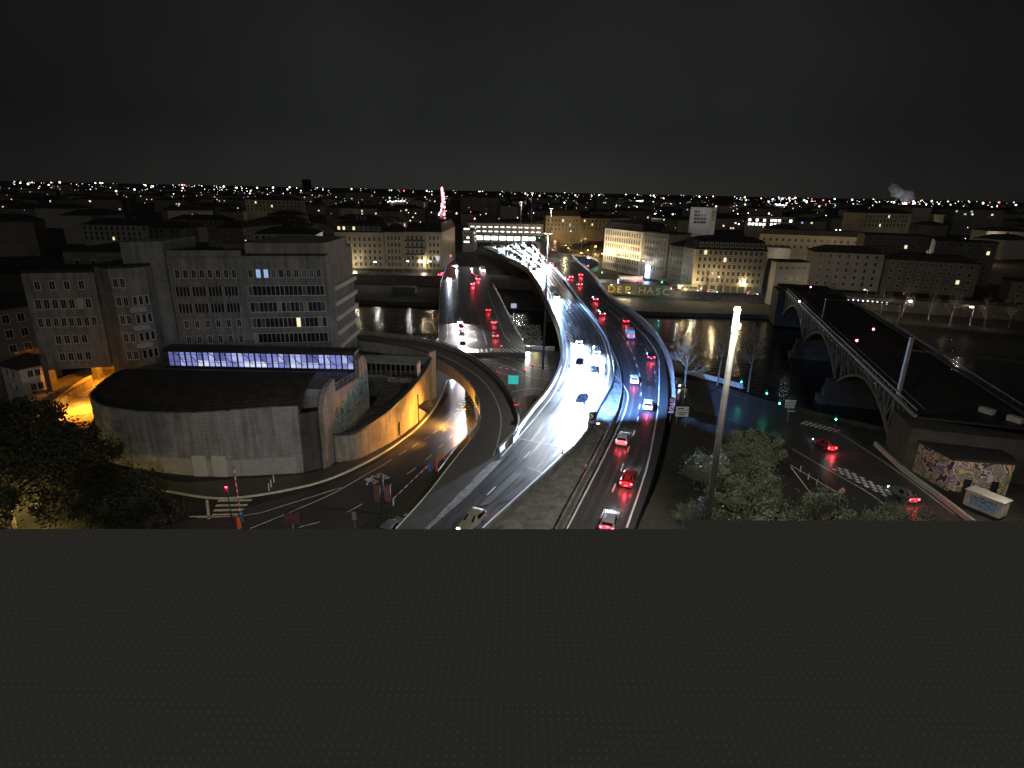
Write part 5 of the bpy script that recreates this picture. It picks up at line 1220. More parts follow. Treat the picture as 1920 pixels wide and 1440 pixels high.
# ================================================================ VEHICLES
paint = {k: mat('car_paint_'+k, c, .3, .3 if k != 'white' else 0, var=0, coat=.6) for k, c in dict(white=(.6, .6, .6), grey=(.18, .18, .19), black=(.02, .02, .022), red=(.35, .02, .02), blue=(.04, .07, .18), silver=(.38, .38, .40), beige=(.36, .33, .24)).items()}
def wheel_mesh():
    mb = MB(); mb.tube((0, -.11, 0), (0, .11, 0), .32, .32, 16, 0); mb.tube((0, -.115, 0), (0, .115, 0), .19, .19, 10, 1)
    o = mb.build('wheel', [M['black'], M['metal']]); me = o.data; bpy.data.objects.remove(o); return me
WM = wheel_mesh()
def make_vehicle(kind):
    e = empty('car' if kind != 'van' else 'van'); L, Wd = (4.2, .88) if kind != 'van' else (5.4, .98)
    if kind == 'van': st_ = [(-2.7, 1.15, 2.35, .86), (-2.66, 1.2, 2.45, .88), (1.2, 1.2, 2.45, .88), (1.95, 1.2, 1.95, .78), (2.3, 1.15, 1.25, .86), (2.7, .85, .92, .88)]
    elif kind == 'hatch': st_ = [(-2.05, .8, .84, .80), (-2.0, .95, 1.0, .78), (-1.75, .98, 1.36, .66), (-1.2, .98, 1.5, .64), (.1, .95, 1.5, .64), (.95, .93, 1.0, .74), (1.9, .78, .84, .80), (2.1, .55, .6, .78)]
    else: st_ = [(-2.2, .75, .8, .80), (-2.12, .92, .96, .80), (-1.5, .96, 1.0, .76), (-.85, .96, 1.42, .64), (.1, .95, 1.44, .64), (.95, .93, .98, .74), (2.0, .76, .82, .80), (2.25, .52, .58, .78)]
    mb = MB(); vs = []; n = len(st_)
    for i, (x, b_, t_, wt) in enumerate(st_):
        sw = Wd*(.93 if i in (0, n-1) else 1)
        vs += [(x, -sw*.96, .28), (x, -sw, .6), (x, -sw*.98, b_), (x, -wt, t_), (x, -wt*.5, t_+.03), (x, wt*.5, t_+.03), (x, wt, t_), (x, sw*.98, b_), (x, sw, .6), (x, sw*.96, .28)]
    k = 10; mb.add(vs, [(i*k+j, (i+1)*k+j, (i+1)*k+(j+1) % k, i*k+(j+1) % k) for i in range(n-1) for j in range(k)]+[tuple(range(k)), tuple((n-1)*k+j for j in range(k))[::-1]])
    mb.build('body', paint['grey'], e)
    def V(i, j, off=(0, 0, 0)): return Vector(vs[i*k+j])+Vector(off)
    # windows
    if kind == 'van': gl = [(3, 2, 'windscreen')]; rear = None; ws = (2, 3)
    ci = [i for i in range(n) if st_[i][2]-st_[i][1] > .3]
    a, z = ci[0], ci[-1]
    def quad(nm, p4, off):
        c = sum(p4, Vector())/4; q = [c+(p-c)*.88+Vector(off) for p in p4]; mb = MB(); mb.add(q+[p-Vector(off)*1.5 for p in q], [(0, 1, 2, 3), (7, 6, 5, 4), (0, 4, 5, 1), (1, 5, 6, 2), (2, 6, 7, 3), (3, 7, 4, 0)]); mb.build(nm, M['carglass'], e)
    f2 = z+1 if z+1 < n else z
    if kind == 'van': quad('windscreen', [V(2, 3), V(2, 6), V(3, 6), V(3, 3)], (.02, 0, .02)); quad('windscreen', [V(3, 3), V(3, 6), V(4, 6), V(4, 3)], (.02, 0, .02))
    else:
        quad('windscreen', [V(z, 3), V(z, 6), V(f2, 6), V(f2, 3)], (.015, 0, .02)); r = a-1; quad('rear_window', [V(a, 3), V(a, 6), V(r, 6), V(r, 3)], (-.015, 0, .02))
    for s, (j1, j2) in ((-1, (2, 3)), (1, (7, 6))):
        i0, i1 = (a, z) if kind != 'van' else (2, 3)
        quad('side_window', [V(i0, j1), V(i1, j1), V(i1, j2), V(i0, j2)], (0, s*.015, .005))
    xw = L*.31
    for sx_ in (-1, 1):
        for sy_ in (-1, 1): o = bpy.data.objects.new('wheel', WM); C.objects.link(o); o.parent = e; o.location = (sx_*xw, sy_*(Wd-.1), .32)
    xf = st_[-1][0]; xb = st_[0][0]
    for s in (-1, 1):
        mb = MB(); mb.box((xf-.05, s*Wd*.70, .58), (.16, .34, .16)); mb.build('headlight', L_['head'], e)
        mb = MB(); mb.box((xb+.03, s*Wd*.78, .78 if kind != 'van' else 1.0), (.12, .26, .2)); mb.build('taillight', L_['tail'], e)
    mb = MB(); mb.box((xb-.005, 0, .5), (.03, .5, .12)); mb.build('number_plate', M['white'], e)
    mb = MB(); mb.box((xf-.0, 0, .42), (.06, 1.0, .16)); mb.build('grille', M['black'], e)
    return e
VP = {k: make_vehicle(k) for k in ('hatch', 'saloon', 'van')}
ALLC = {k: kids(v) for k, v in VP.items()}
DIM = lamp('headlamp_dim', (.9, .9, 1), 3)
def car(p, head, label, col='grey', kind='hatch', far=False, group=None, beam=0, tail=0, cat='car', scale=1.0, bcol=(.8, .9, 1), glow=0):
    pr = VP[kind]; e = pr.copy(); C.objects.link(e); e.location = p; e.rotation_euler = (0, 0, head); e.scale = (scale,)*3
    tag(e, label, 'van' if kind == 'van' else cat, group)
    for ch in ALLC[kind]:
        c = ch.copy(); C.objects.link(c); c.parent = e
        if ch.name.startswith('body'): c.material_slots[0].link = 'OBJECT'; c.material_slots[0].material = paint[col]
        if far and ch.name.startswith('headlight'): c.material_slots[0].link = 'OBJECT'; c.material_slots[0].material = L_['headfar']
        if far and ch.name.startswith('taillight'): c.material_slots[0].link = 'OBJECT'; c.material_slots[0].material = L_['tailfar']
    if beam:
        light('headlight_beam', (2.4, 0, .75), beam, bcol, .15, 'SPOT', None, 84, .9, e).rotation_euler = (R(66), 0, R(-90))
    if glow: light('headlight_glow', (2.9, 0, 1.25), glow, bcol, .12, 'SPOT', (3.3, 0, 0), 158, .35, e)  # added light above the bonnet, standing in for headlight bloom
    if tail: light('taillight_glow', (-2.6, 0, .9), tail, (1, .05, .08), .15, parent=e)
    return e
def hd(pa, pb, z=HZ): a = P(*pa, z); b_ = P(*pb, z); return math.atan2(b_.y-a.y, b_.x-a.x)
def along(pts, p):
    i = min(range(len(pts)-1), key=lambda i: (pts[i]-p).length); d = pts[i+1]-pts[i]; return math.atan2(d.y, d.x)
RC = [(a+b_)/2 for a, b_ in zip(RL, RR)]; LC = [(a+b_)/2 for a, b_ in zip(LL, LR)]
# LL/LR run from far to near (inbound travel); RL/RR far to near, outbound travel is reversed
GO = 'cars leaving on the outbound carriageway'; GI = 'cars arriving on the inbound carriageway'
for px_, py_, col, kind, tl, lb in [
    (1168, 828, 'white', 'hatch', 25, 'white hatchback with a bright rear window light, alone mid-way up the outbound lane'),
    (1178, 903, 'red', 'saloon', 60, 'red lit saloon on the outbound lanes, braking above the car at the roof edge'),
    (1143, 984, 'silver', 'hatch', 40, 'silver car on the outbound lanes closest to the roof edge'),
    (1215, 764, 'white', 'hatch', 30, 'pale hatchback near the right edge line of the outbound bend'),
    (1219, 671, 'black', 'saloon', 40, 'black car near the outer parapet below the delivery van'),
    (1189, 716, 'white', 'hatch', 30, 'pinkish white car caught in the blue glare on the outbound side'),
    (1180, 632, 'white', 'van', 50, 'white delivery van with its whole rear lit red-white on the outbound bend'),
    (1171, 604, 'red', 'hatch', 20, 'red hatchback just ahead of the white delivery van'),
    (1127, 590, 'black', 'hatch', 30, 'dark car with an amber rear lamp left of the dashed line'),
    (1115, 563, 'grey', 'hatch', 25, 'grey car between dashed lines on the far straight'),
    (1087, 535, 'silver', 'hatch', 20, 'silver car with white roof lights just past the sign gantry'),
    (1062, 526, 'grey', 'saloon', 25, 'grey car left of the braking car at the gantry'),
    (1088, 517, 'red', 'hatch', 160, 'braking car throwing a long red streak beside the gantry'),
    (1070, 521, 'silver', 'hatch', 15, 'silver car right under the gantry post')]:
    p = P(px_, py_, HZ+.03); car(p, along(RC, p)+math.pi, lb, col, kind, p.y > 180, GO, tail=tl*2.2, beam=500 if p.y < 200 else 0)
for px_, py_, col, lb, bm in [
    (1090, 755, 'black', 'dark car silhouetted in the glare, lowest of the bright group', 240000), (1086, 685, 'black', 'dark car silhouetted in the glare, left lane, upper', 200000), (1115, 700, 'grey', 'dark car silhouetted in the glare, right lane with roof visible', 260000),
    (1118, 660, 'silver', 'silver car entering the glare in the right lane', 60000), (1085, 641, 'grey', 'grey car with twin blazing headlights at the hatched marking', 90000), (885, 985, 'beige', 'pale beige car on the inbound lanes closest to the roof edge', 2500)]:
    p = P(px_, py_, HZ+.03); car(p, along(LC, p), lb, col, 'hatch', False, GI, beam=bm*2.2, tail=6, bcol=(.60, .75, 1) if bm > 3000 else (.9, .95, 1), glow=bm*.05 if bm > 3000 else 0)
p = P(1043, 558, HZ+.03); car(p, along(LC, p), 'lone car with blue-white beam ahead of the standing queue', 'grey', 'hatch', True, GI, beam=420000, bcol=(.30, .52, 1), glow=9000)
random.seed(5)
qn = ['%s car in the blinding inbound queue']
QG = 'queue of blazing headlights on the far inbound carriageway'
for i, f in enumerate([x*.0115 for x in range(1, 26)]):
    for lane in (.2, .45, .7, .9):
        if random.random() < .12: continue
        k = f*119*1.25; j = int(k); a = LL[j].lerp(LL[j+1], k-j); b_ = LR[j].lerp(LR[j+1], k-j); p = a.lerp(b_, lane)+Vector((random.uniform(-.3, .3), random.uniform(-2, 2), .03))
        if p.y < 222: continue
        d = LL[j+1]-LL[j]; car(p, math.atan2(d.y, d.x), 'car standing in the blinding far queue of headlights on the inbound motorway', random.choice(['grey', 'black', 'silver', 'white']), random.choice(['hatch', 'saloon', 'hatch', 'van']), True, QG, glow=random.choice([20000, 60000, 120000]), bcol=random.choice([(.75, .86, 1), (.55, .72, 1), (.9, .94, 1)]))
for i, (px_, py_) in enumerate(((1033, 497), (1040, 504), (1022, 488), (1012, 480), (1004, 475), (1000, 468), (1008, 470))):
    p = P(px_, py_, HZ+.03); car(p, along(RC, p)+math.pi, 'small red tail lit car far up the outbound carriageway near the queue', 'grey', 'hatch', True, 'far red tail lit cars of the outbound carriageway', tail=90)
# loop road on the far side
lr1 = resamp(spline(PX([(1100, 512), (1122, 500), (1116, 488), (1085, 480), (1050, 478), (1030, 462), (1012, 444)], 5.2)), n=50); lr2 = resamp(spline(PX([(1086, 512), (1100, 500), (1094, 491), (1072, 486), (1040, 482), (1020, 466), (1004, 446)], 5.2)), n=50)
mb = MB(); mb.strip([p+Vector((0, 0, .004)) for p in lr1], lr2, 1); struct('loop_road', mb.build('loop_road', M['asphalt']))
parapet(lr1, 'pale lit parapet of the far loop road curving round the square', M['concrete_w'], .4, 1.0, -1.2)
for (px_, py_, lb) in ((1101, 500, 'red lit car turning on the far loop road'), (1037, 470, 'red car on the straight part of the far loop road')): p = P(px_, py_, 5.25); car(p, along(lr1, p), lb, 'red', 'hatch', True, tail=160)
# lower bridge traffic
BD = hd((835, 540), (840, 630), 1)
for px_, py_, col, lb in ((862, 605, 'white', 'last car of the short queue on the lower bridge'), (865, 617, 'red', 'red roofed car second from the end of the lower bridge queue'), (867, 632, 'silver', 'silver car second in the lower bridge queue'), (868, 650, 'black', 'black car heading the lower bridge queue at the crossing')):
    p = P(px_, py_, 1.03); car(p, hd((862, 600), (870, 655), 1), lb, col, 'hatch', False, 'cars queueing on the lower bridge', beam=2600, glow=26000, bcol=(1, .93, .93), tail=8)
for px_, py_, col, lb in ((915, 583, 'red', 'red car leaving over the lower bridge, farthest of three'), (925, 606, 'silver', 'silver car leaving over the lower bridge, middle of three'), (928, 631, 'grey', 'grey car leaving over the lower bridge, nearest of three')):
    p = P(px_, py_, 1.03); car(p, hd((940, 650), (905, 550), 1), lb, col, 'hatch', False, 'cars leaving over the lower bridge', tail=60)
for px_, py_, tw, pw, lb in ((842, 527, 1, 15000, 'vehicle with dazzling blue-white lights at the far bridgehead'), (856, 508, 1, 3000, 'white headlit car waiting at the far junction'), (855, 500, 1, 2000, 'second headlit car behind the far junction stop line'), (886, 536, 0, 500, 'braking car with long red streak on the lower bridge'), (896, 528, 0, 300, 'red tail lit car just before the far junction'), (884, 505, 1, 1500, 'white lit car on the far approach beside the bus'), (886, 516, 0, 200, 'red and white lit car behind the bus'), (893, 519, 0, 200, 'dark car with red lamps waiting next to the bus'), (825, 520, 0, 150, 'red tail lit car turning at the avenue corner'), (832, 513, 0, 150, 'car with red lamps entering the avenue')):
    p = P(px_, py_, .6 if py_ > 530 else .1); p.z = 1.03 if p.y < 300 else .06
    car(p, BD if tw else BD+math.pi, lb, random.choice(['grey', 'silver', 'black']), 'hatch', True, glow=min(pw*2.0, 9000) if tw else 0, tail=0 if tw else pw, bcol=(.65, .8, 1) if pw > 9000 else (1, .95, .95))
# bus helper
def bus(p, head, label, col, lit):
    e = empty('bus', tuple(p), head, label=label, cat='bus'); mb = MB()
    prof = [(-6, .35), (-6, 2.8), (-5.8, 3.05), (5.7, 3.05), (6, 2.7), (6.05, 1.0), (6, .35)]
    n = len(prof); vs = [(x, y, z) for y in (-1.25, 1.25) for x, z in prof]; mb.add(vs, [(i, (i+1) % n, n+(i+1) % n, n+i) for i in range(n)]+[tuple(range(n)), tuple(range(n, 2*n))[::-1]]); mb.build('body', col, e)
    for s in (-1, 1):
        for k in range(6): mb = MB(); mb.box((-4.8+k*1.85, s*1.255, 2.0), (1.6, .03, 1.0)); mb.build('window', lit, e)
    mb = MB(); mb.box((6.03, 0, 1.9), (.05, 2.2, 1.5)); mb.build('windscreen', M['carglass'], e); mb = MB(); mb.box((-6.02, 0, 2.1), (.05, 2.0, .9)); mb.build('rear_window', lit, e)
    for x in (-3.6, 3.8):
        for s in (-1, 1): o = bpy.data.objects.new('wheel', WM); C.objects.link(o); o.parent = e; o.location = (x, s*1.12, .48); o.scale = (1.5,)*3
    for s in (-1, 1):
        mb = MB(); mb.box((6.05, s*.95, .8), (.1, .35, .2)); mb.build('headlight', L_['headfar'], e); mb = MB(); mb.box((-6.05, s*1.0, .9), (.1, .25, .3)); mb.build('taillight', L_['tailfar'], e)
    return e
p = P(905, 512, .05); bus(p, BD+math.pi, 'bus waiting at the far junction with its rear window shining white', M['white'], L_['station'])
p = P(1283, 546, .05); bus(p, R(-7), 'yellowish bus passing along the far quay before the corner block', paint['beige'], L_['dimwin']); light('bus_glow', (p.x, p.y-2.5, 1.2), 300, (1, .7, .3), .2)
p = P(1182, 529, .05); bus(p, R(-10)+math.pi, 'pale bus with pink lit side near the painted quay wall', M['white'], L_['win']); light('bus_glow', (p.x+2, p.y-3.5, 2), 420, (1, .35, .4), .2)
for px_, py_, lb in ((1335, 549, 'parked pale car on the far quay behind the yellow bus'), (1410, 553, 'white car lit at the far quay beside the signal cabin')): car(P(px_, py_, .06), R(-8), lb, 'white', 'hatch', False)
# near right quay road
dq = hd((1500, 800), (1700, 930), 0)
car(P(1545, 838, .05), dq+math.pi, 'red lit car with long wet reflection on the right quay road', 'red', 'saloon', False, tail=160); car(P(1692, 932, .05), dq+math.pi, 'dark car with red tail lamps beyond the chequered marking', 'grey', 'saloon', False, tail=110)
car(P(1272, 722, .05), dq, 'partly hidden car with violet glint under the motorway bend', 'silver', 'hatch', False, tail=20)
car(G(738, 997, .06), hd((640, 1000), (800, 880), 4), 'dark car cut off by the roof edge on the slip road verge', 'grey', 'hatch', False, beam=200)
car(G(852, 705, .05), hd((860, 690), (840, 730), 0), 'black car silhouetted in the glare under the elevated slip road', 'black', 'hatch', False, beam=500, bcol=(1, .92, .98))
light('headlight_wash', G(866, 696, 3.0), 220, (1, .9, 1), .3)
# box truck at the right edge
tk = empty('storage_box', tuple(P(1843, 962, 0)), dq+.35, label='small pale metal storage box with blue painted side below the graffiti hut', cat='storage box'); mb = MB(); mb.box((0, 0, 1.75), (4.6, 2.1, 2.3)); mb.build('cargo_box', M['concrete_w'], tk)
mb = MB(); mb.box((0, -1.06, 1.8), (3.2, .03, 1.6)); mb.build('side_panel', graffiti('blue_side', (.12, .25, .33), [(.08, .3, .45), (.3, .4, .45), (.05, .12, .2)], 1.5), tk)
mb = MB(); mb.box((0, 0, 3.0), (4.9, 2.4, .16)); mb.build('roof', M['concrete_w'], tk)
mb = MB(); mb.box((-2.32, .1, 1.6), (.04, 1.5, 1.8)); mb.build('door', M['metal'], tk)
mb = MB(); mb.box((0, 0, .35), (4.2, 1.8, .5)); mb.build('skid', M['metal_d'], tk)
# avenue of red tail lights running to the horizon
random.seed(8)
AVM = [lamp('avenue_red', (1, .10, .16), 7), lamp('avenue_white', (1, .75, .8), 7)]
AV = 'cars streaming along the far avenue'
mb = MB()
line(mb, avp, 15, .02); struct('avenue', mb.build('avenue', M['asphalt']))
for i in range(110):
    f = random.random()**.9; k = f*58; j = int(k); d = avp[j+1]-avp[j]; q = avp[j].lerp(avp[j+1], k-j); d.normalize(); s = random.choice((-4, -1.2, 1.2, 4)); q = q+Vector((-d.y, d.x, 0))*s
    r = q.y*.0012
    o = far_lamp(q.x, q.y, 1.2+r+random.random()*.01*q.y, r, AVM[0] if random.random() < .65 else AVM[1]); o.name = 'distant_car_light'; tag(o, 'tiny red or white car light on the avenue running to the horizon', 'car light', 'car lights on the far avenue')

# ================================================================ SIGNS, SIGNALS, CONES
def signal(base, h, label, m_, energy, col, name='traffic_light', face=None):
    e = empty(name, tuple(base), 0, label=label, cat='traffic light'); mb = MB(); mb.tube((0, 0, 0), (0, 0, h), .07, .06, 8); mb.build('post', M['metal_d'], e)
    mb = MB(); mb.box((0, 0, h+.4), (.32, .3, .95)); 
    mb.build('housing', M['black'], e); mb = MB(); mb.tube((0, -.16, h+(.7 if col[0] > .5 else .1)), (0, -.19, h+(.7 if col[0] > .5 else .1)), .14, .14, 12); mb.build('lens', m_, e)
    for z in (.1, .4, .7): mb = MB(); mb.box((0, -.22, h+z+.16), (.3, .16, .02)); mb.build('visor', M['black'], e)
    light('signal_glow', (0, -.5, h+.4), energy, col, .1, parent=e); return e
TL = (.05, 1, .8)
for px_, py_, z, h, lb in ((1385, 745, 0, 3.6, 'green traffic light beyond the mast by the bare trees'), (1432, 768, 0, 3.6, 'green traffic light between mast and direction sign'), (1455, 790, 0, 3.8, 'green traffic light lower left of the grey direction sign'), (1558, 826, 0, 4.2, 'green traffic light above the red lit car')):
    signal(P(px_, py_, z), h, lb, L_['green'], 22, TL)
signal(P(1240, 540, 0), 2.6, 'large turquoise traffic light on the far quay before the yellow bus', L_['green'], 500, TL); signal(P(1128, 522, 0), 3, 'green signal among shrubs beside the far loop road', L_['green'], 400, TL)
signal(P(1010, 475, 0)+Vector((0, -3, 0)), 11, 'green traffic signal rising left of the bright topped mast', L_['green'], 200, (.1, 1, .4))
RD = (1, .05, .08); 
for px_, py_, z, h, lb, en in ((436, 985, 0, 4.5, 'red traffic light on the zebra crossing before the hall', 60), (983, 722, 0, 3.2, 'red traffic light on the junction island, left of another', 50), (997, 718, 0, 4.0, 'red signal on the quay junction beside the dark mast', 40), (940, 668, 1, 2.2, 'red signal at the bridge zebra crossing', 50)):
    b_ = G(px_, py_) if z == 0 else P(px_, py_, z); signal(b_, h, lb, L_['red'], en, RD)
for px_, py_, z, lb in ((1520, 538, 9, 'pink railway signal nearest the cabin'), (1637, 617, 9, 'pink railway signal over the middle of the tracks'), (1606, 638, 9, 'pink railway signal lower on the bridge tracks')):
    q = P(px_, py_, z+2); e = empty('railway_signal', (q.x, q.y, 8), label=lb, cat='railway signal'); mb = MB(); mb.tube((0, 0, 0), (0, 0, 3), .07); mb.build('post', M['metal_d'], e); mb = MB(); mb.tube((0, -.1, 3), (0, -.18, 3), .24, .24, 12); mb.build('lens', lamp('signal_pink', (1, .08, .3), 40), e)
q = P(1499, 566, 10); e = empty('bridge_lamp', (q.x, q.y, 8.5), label='small white lamp on the railway bridge parapet', cat='lamp'); mb = MB(); mb.tube((0, 0, 0), (0, 0, 1.5), .06); mb.build('post', M['metal_d'], e); mb = MB(); mb.tube((0, 0, 1.5), (0, 0, 1.75), .2, .15, 10); mb.build('lens', L_['head'], e)
# barrier arm pole near the hall with stripes
bp_ = empty('barrier_pole', tuple(G(453, 978)), label='tall thin striped barrier pole raised beside the zebra crossing', cat='barrier'); mb = MB()
for k in range(16): mb.tube((.0, -.0, .6+k*.42), (0, 0, .6+k*.42+.42), .06, .06, 8, k % 2)
mb.build('arm', [M['white'], M['red']], bp_); mb = MB(); mb.tube((0, 0, 0), (0, 0, 1.1), .28, .26, 12); mb.tube((0, 0, 1.1), (0, 0, 1.3), .3, .2, 12); mb.build('base_cabinet', mat('teal_cabinet', (.04, .16, .2), .4, var=0), bp_)
ob = empty('orange_bollard', tuple(G(436, 990)+Vector((.8, 0, 0))), label='orange base cabinet next to the raised barrier pole', cat='bollard'); mb = MB(); mb.tube((0, 0, 0), (0, 0, 1.3), .28, .24, 12); mb.tube((0, 0, 1.3), (0, 0, 1.45), .24, .1, 12); mb.build('cabinet', M['orange'], ob)
# lowered barrier arm along the verge
ba = empty('road_barrier', tuple(G(738, 948)), label='long red and white barrier arm lowered beside the slip road', cat='barrier'); a = G(738, 948, 1.0); b_ = G(806, 884, 1.2); d = (b_-a); mb = MB()
for k in range(14): p0 = d*(k/14); p1 = d*((k+1)/14); mb.tube(p0+Vector((0, 0, 1)), p1+Vector((0, 0, 1)), .06, .06, 8, k % 2)
mb.build('arm', [M['white'], M['red']], ba); mb = MB(); mb.box((d.x, d.y, d.z+.4), (.4, .4, 1.6)); mb.build('motor_cabinet', M['blue'], ba); mb = MB(); mb.box((0, 0, .5), (.14, .14, 1.0)); mb.build('rest_post', M['white'], ba)
ho = empty('orange_arch_post', tuple(G(819, 885)), label='orange lit tubular post at the tip of the verge', cat='bollard'); mb = MB(); mb.path([Vector((0, 0, 0)), Vector((0, 0, 1.9)), Vector((.3, .1, 2.3)), Vector((1.0, .4, 2.2)), Vector((1.2, .5, 1.7))], .12, 8); mb.build('tube', M['orange'], ho)
# dark red information totem seen from behind
tt = empty('advertising_panel', tuple(G(719, 965)), label='double dark red board on a thick blue post in the verge', cat='sign'); mb = MB(); mb.box((-.65, 0, 3.0), (.75, .25, 2.2)); mb.box((.65, 0, 3.0), (.75, .25, 2.2)); mb.build('board', mat('maroon_board', (.16, .07, .07), .5, var=.3), tt); mb = MB(); mb.tube((0, 0, 0), (0, 0, 5.2), .2, .2, 10); mb.build('post', M['metal_d'], tt)
t2 = empty('route_sign', tuple(G(552, 1015)), label='maroon arrow sign panel low by the roof edge', cat='sign'); mb = MB(); mb.box((0, 0, 3.0), (1.6, .1, 1.4)); mb.build('board', mat('maroon2', (.12, .05, .06), .5, var=.3), t2); mb = MB(); mb.tube((0, .1, 0), (0, .1, 3.6), .07); mb.build('post', M['metal'], t2)
sg = empty('small_sign', tuple(G(666, 995)), label='small grey plate on a post on the grass verge', cat='sign'); mb = MB(); mb.box((0, 0, 2.0), (.5, .05, 1.1)); mb.build('plate', M['metal'], sg); mb = MB(); mb.tube((0, .06, 0), (0, .06, 2.5), .04); mb.build('post', M['metal'], sg)
# bollards by the hall and signs
for px_, py_, lb in ((505, 922, 'forked white bollard on the forecourt, leftmost of three'), (509, 915, 'short white bollard on the forecourt, middle of three'), (514, 906, 'short white bollard on the forecourt, nearest the hall')):
    e = empty('bollard', tuple(G(px_, py_, .15)), label=lb, cat='bollard'); mb = MB(); mb.tube((0, 0, 0), (0, 0, 1.0), .09, .07, 8); mb.tube((0, 0, 1.0), (.1, 0, 1.15), .07, .02, 8); mb.build('post', M['white'], e)
def roundsign(base, h, label, texts, hd_=0):
    e = empty('road_sign', tuple(base), hd_, label=label, cat='road sign'); mb = MB(); mb.tube((0, .06, 0), (0, .06, h+.6), .05); mb.build('post', M['metal'], e)
    for z, s in texts:
        mb = MB(); mb.tube((0, 0, z), (0, -.04, z), .55, .55, 24, 0); mb.tube((0, -.04, z), (0, -.05, z), .40, .40, 24, 1); mb.build('disc', [M['red'], M['white']], e)
        if s == '/': mb = MB(); mb.bar((-.3, -.06, z+.3), (.3, -.06, z-.3), .02, .09); mb.bar((-.2, -.07, z), (.2, -.07, z), .02, .2); mb.build('symbol', M['blackpaint'], e)
        elif s == '-': mb = MB(); mb.box((0, -.06, z), (.75, .03, .2)); mb.build('bar_symbol', M['white'], e)
        else: textmesh('speed_number', s, .5, M['blackpaint'], Matrix.Translation((base[0], base[1]-.065, base[2]+z)) @ Matrix.Rotation(R(90), 4, 'X'), None).parent = None
    return e
# speed signs beside outbound
base = P(1256, 792, 4.8)
e = roundsign(base, 4.2, 'two round red rimmed road signs stacked on one post by the outbound lanes', [(4.2, '70x'), (2.7, '/')])
for o in [o for o in bpy.data.objects if o.name.startswith('speed_number')]:
    o.parent = e; o.matrix_world = Matrix(); o.location = (0, -.065, 4.2); o.rotation_euler = (R(90), 0, 0)
for o in [o for o in bpy.data.objects if o.name.startswith('speed_number')]:
    bpy.data.objects.remove(o)
tm = textmesh('speed_number', '70', .5, M['blackpaint'], Matrix.Identity(4)); tm.parent = e; tm.location = (0, -.065, 4.2); tm.rotation_euler = (R(90), 0, 0)
mb = MB(); mb.box((0, -.02, 3.45), (.7, .05, .35)); mb.box((0, -.02, 1.95), (.9, .05, .3)); mb.build('plate', M['white'], e)
ds = empty('direction_sign', tuple(P(1275, 805, 4.2)), label='white two panel direction board on two posts next to the round signs', cat='road sign')
mb = MB(); mb.box((0, 0, 3.9), (2.2, .08, .55)); mb.box((0, 0, 2.95), (2.2, .08, 1.1)); mb.build('board', M['white'], ds)
mb = MB(); mb.box((-.25, -.05, 3.9), (1.1, .02, .2)); mb.box((.2, -.05, 3.1), (1.5, .02, .18)); mb.box((.0, -.05, 2.75), (1.2, .02, .16)); mb.bar((-.95, -.05, 2.95), (-.7, -.05, 3.15), .02, .08); mb.bar((.75, -.05, 4.0), (1.0, -.05, 3.8), .02, .1); mb.build('lettering', M['blackpaint'], ds)
mb = MB(); mb.tube((-.8, .08, -.5), (-.8, .08, 4.1), .06); mb.tube((.8, .08, -.5), (.8, .08, 4.1), .06); mb.build('post', M['metal'], ds)
# no-entry sign on the loop
ne = roundsign(P(968, 778, HZ)+Vector((0, 0, 0)), 1.9, 'red no entry sign with white bar on the outer parapet of the loop', [(1.9, '-')])
for o in kids(ne):
    if o.name.startswith('disc'): o.data = o.data.copy(); o.data.materials[1] = M['red']
# turquoise board behind the loop
tb = empty('turquoise_board', tuple(P(962, 735, 0)), label='bright turquoise blank board standing behind the loop parapet', cat='sign'); mb = MB(); mb.box((0, 0, 2.9), (2.3, .12, 2.0)); mb.build('board', M['cyan'], tb); mb = MB(); mb.tube((-.9, .1, 0), (-.9, .1, 2), .07); mb.tube((.9, .1, 0), (.9, .1, 2), .07); mb.build('post', M['metal'], tb)
# quay direction sign
ws = empty('direction_sign', tuple(P(1476, 790, 0)), label='dim grey stacked direction sign by the green signals', cat='road sign'); mb = MB()
mb.box((0, 0, 4.3), (2.1, .1, .5)); mb.box((0, 0, 3.7), (2.1, .1, .5)); mb.box((0, 0, 3.1), (1.9, .1, .5)); mb.box((.4, 0, 2.2), (1.6, .1, .3)); mb.build('panel', M['concrete_w'], ws); mb = MB(); mb.tube((0, .1, 0), (0, .1, 4.4), .07); mb.build('post', M['metal'], ws)
rs = roundsign(P(1573, 945, 0), 2.2, 'faint round sign on the tip of the triangular island', [(2.2, '/')])
for k, (px_, py_) in enumerate(((1500, 885), (1515, 899), (1531, 910))):
    e = empty('island_post', tuple(P(px_, py_, .02)), label='thin white delineator post %s the triangular island' % ('at the head of', 'midway along', 'near the base of')[k], cat='post'); mb = MB(); mb.tube((0, 0, 0), (0, 0, 1.1), .08, .07, 8); mb.build('tube', M['white'], e)
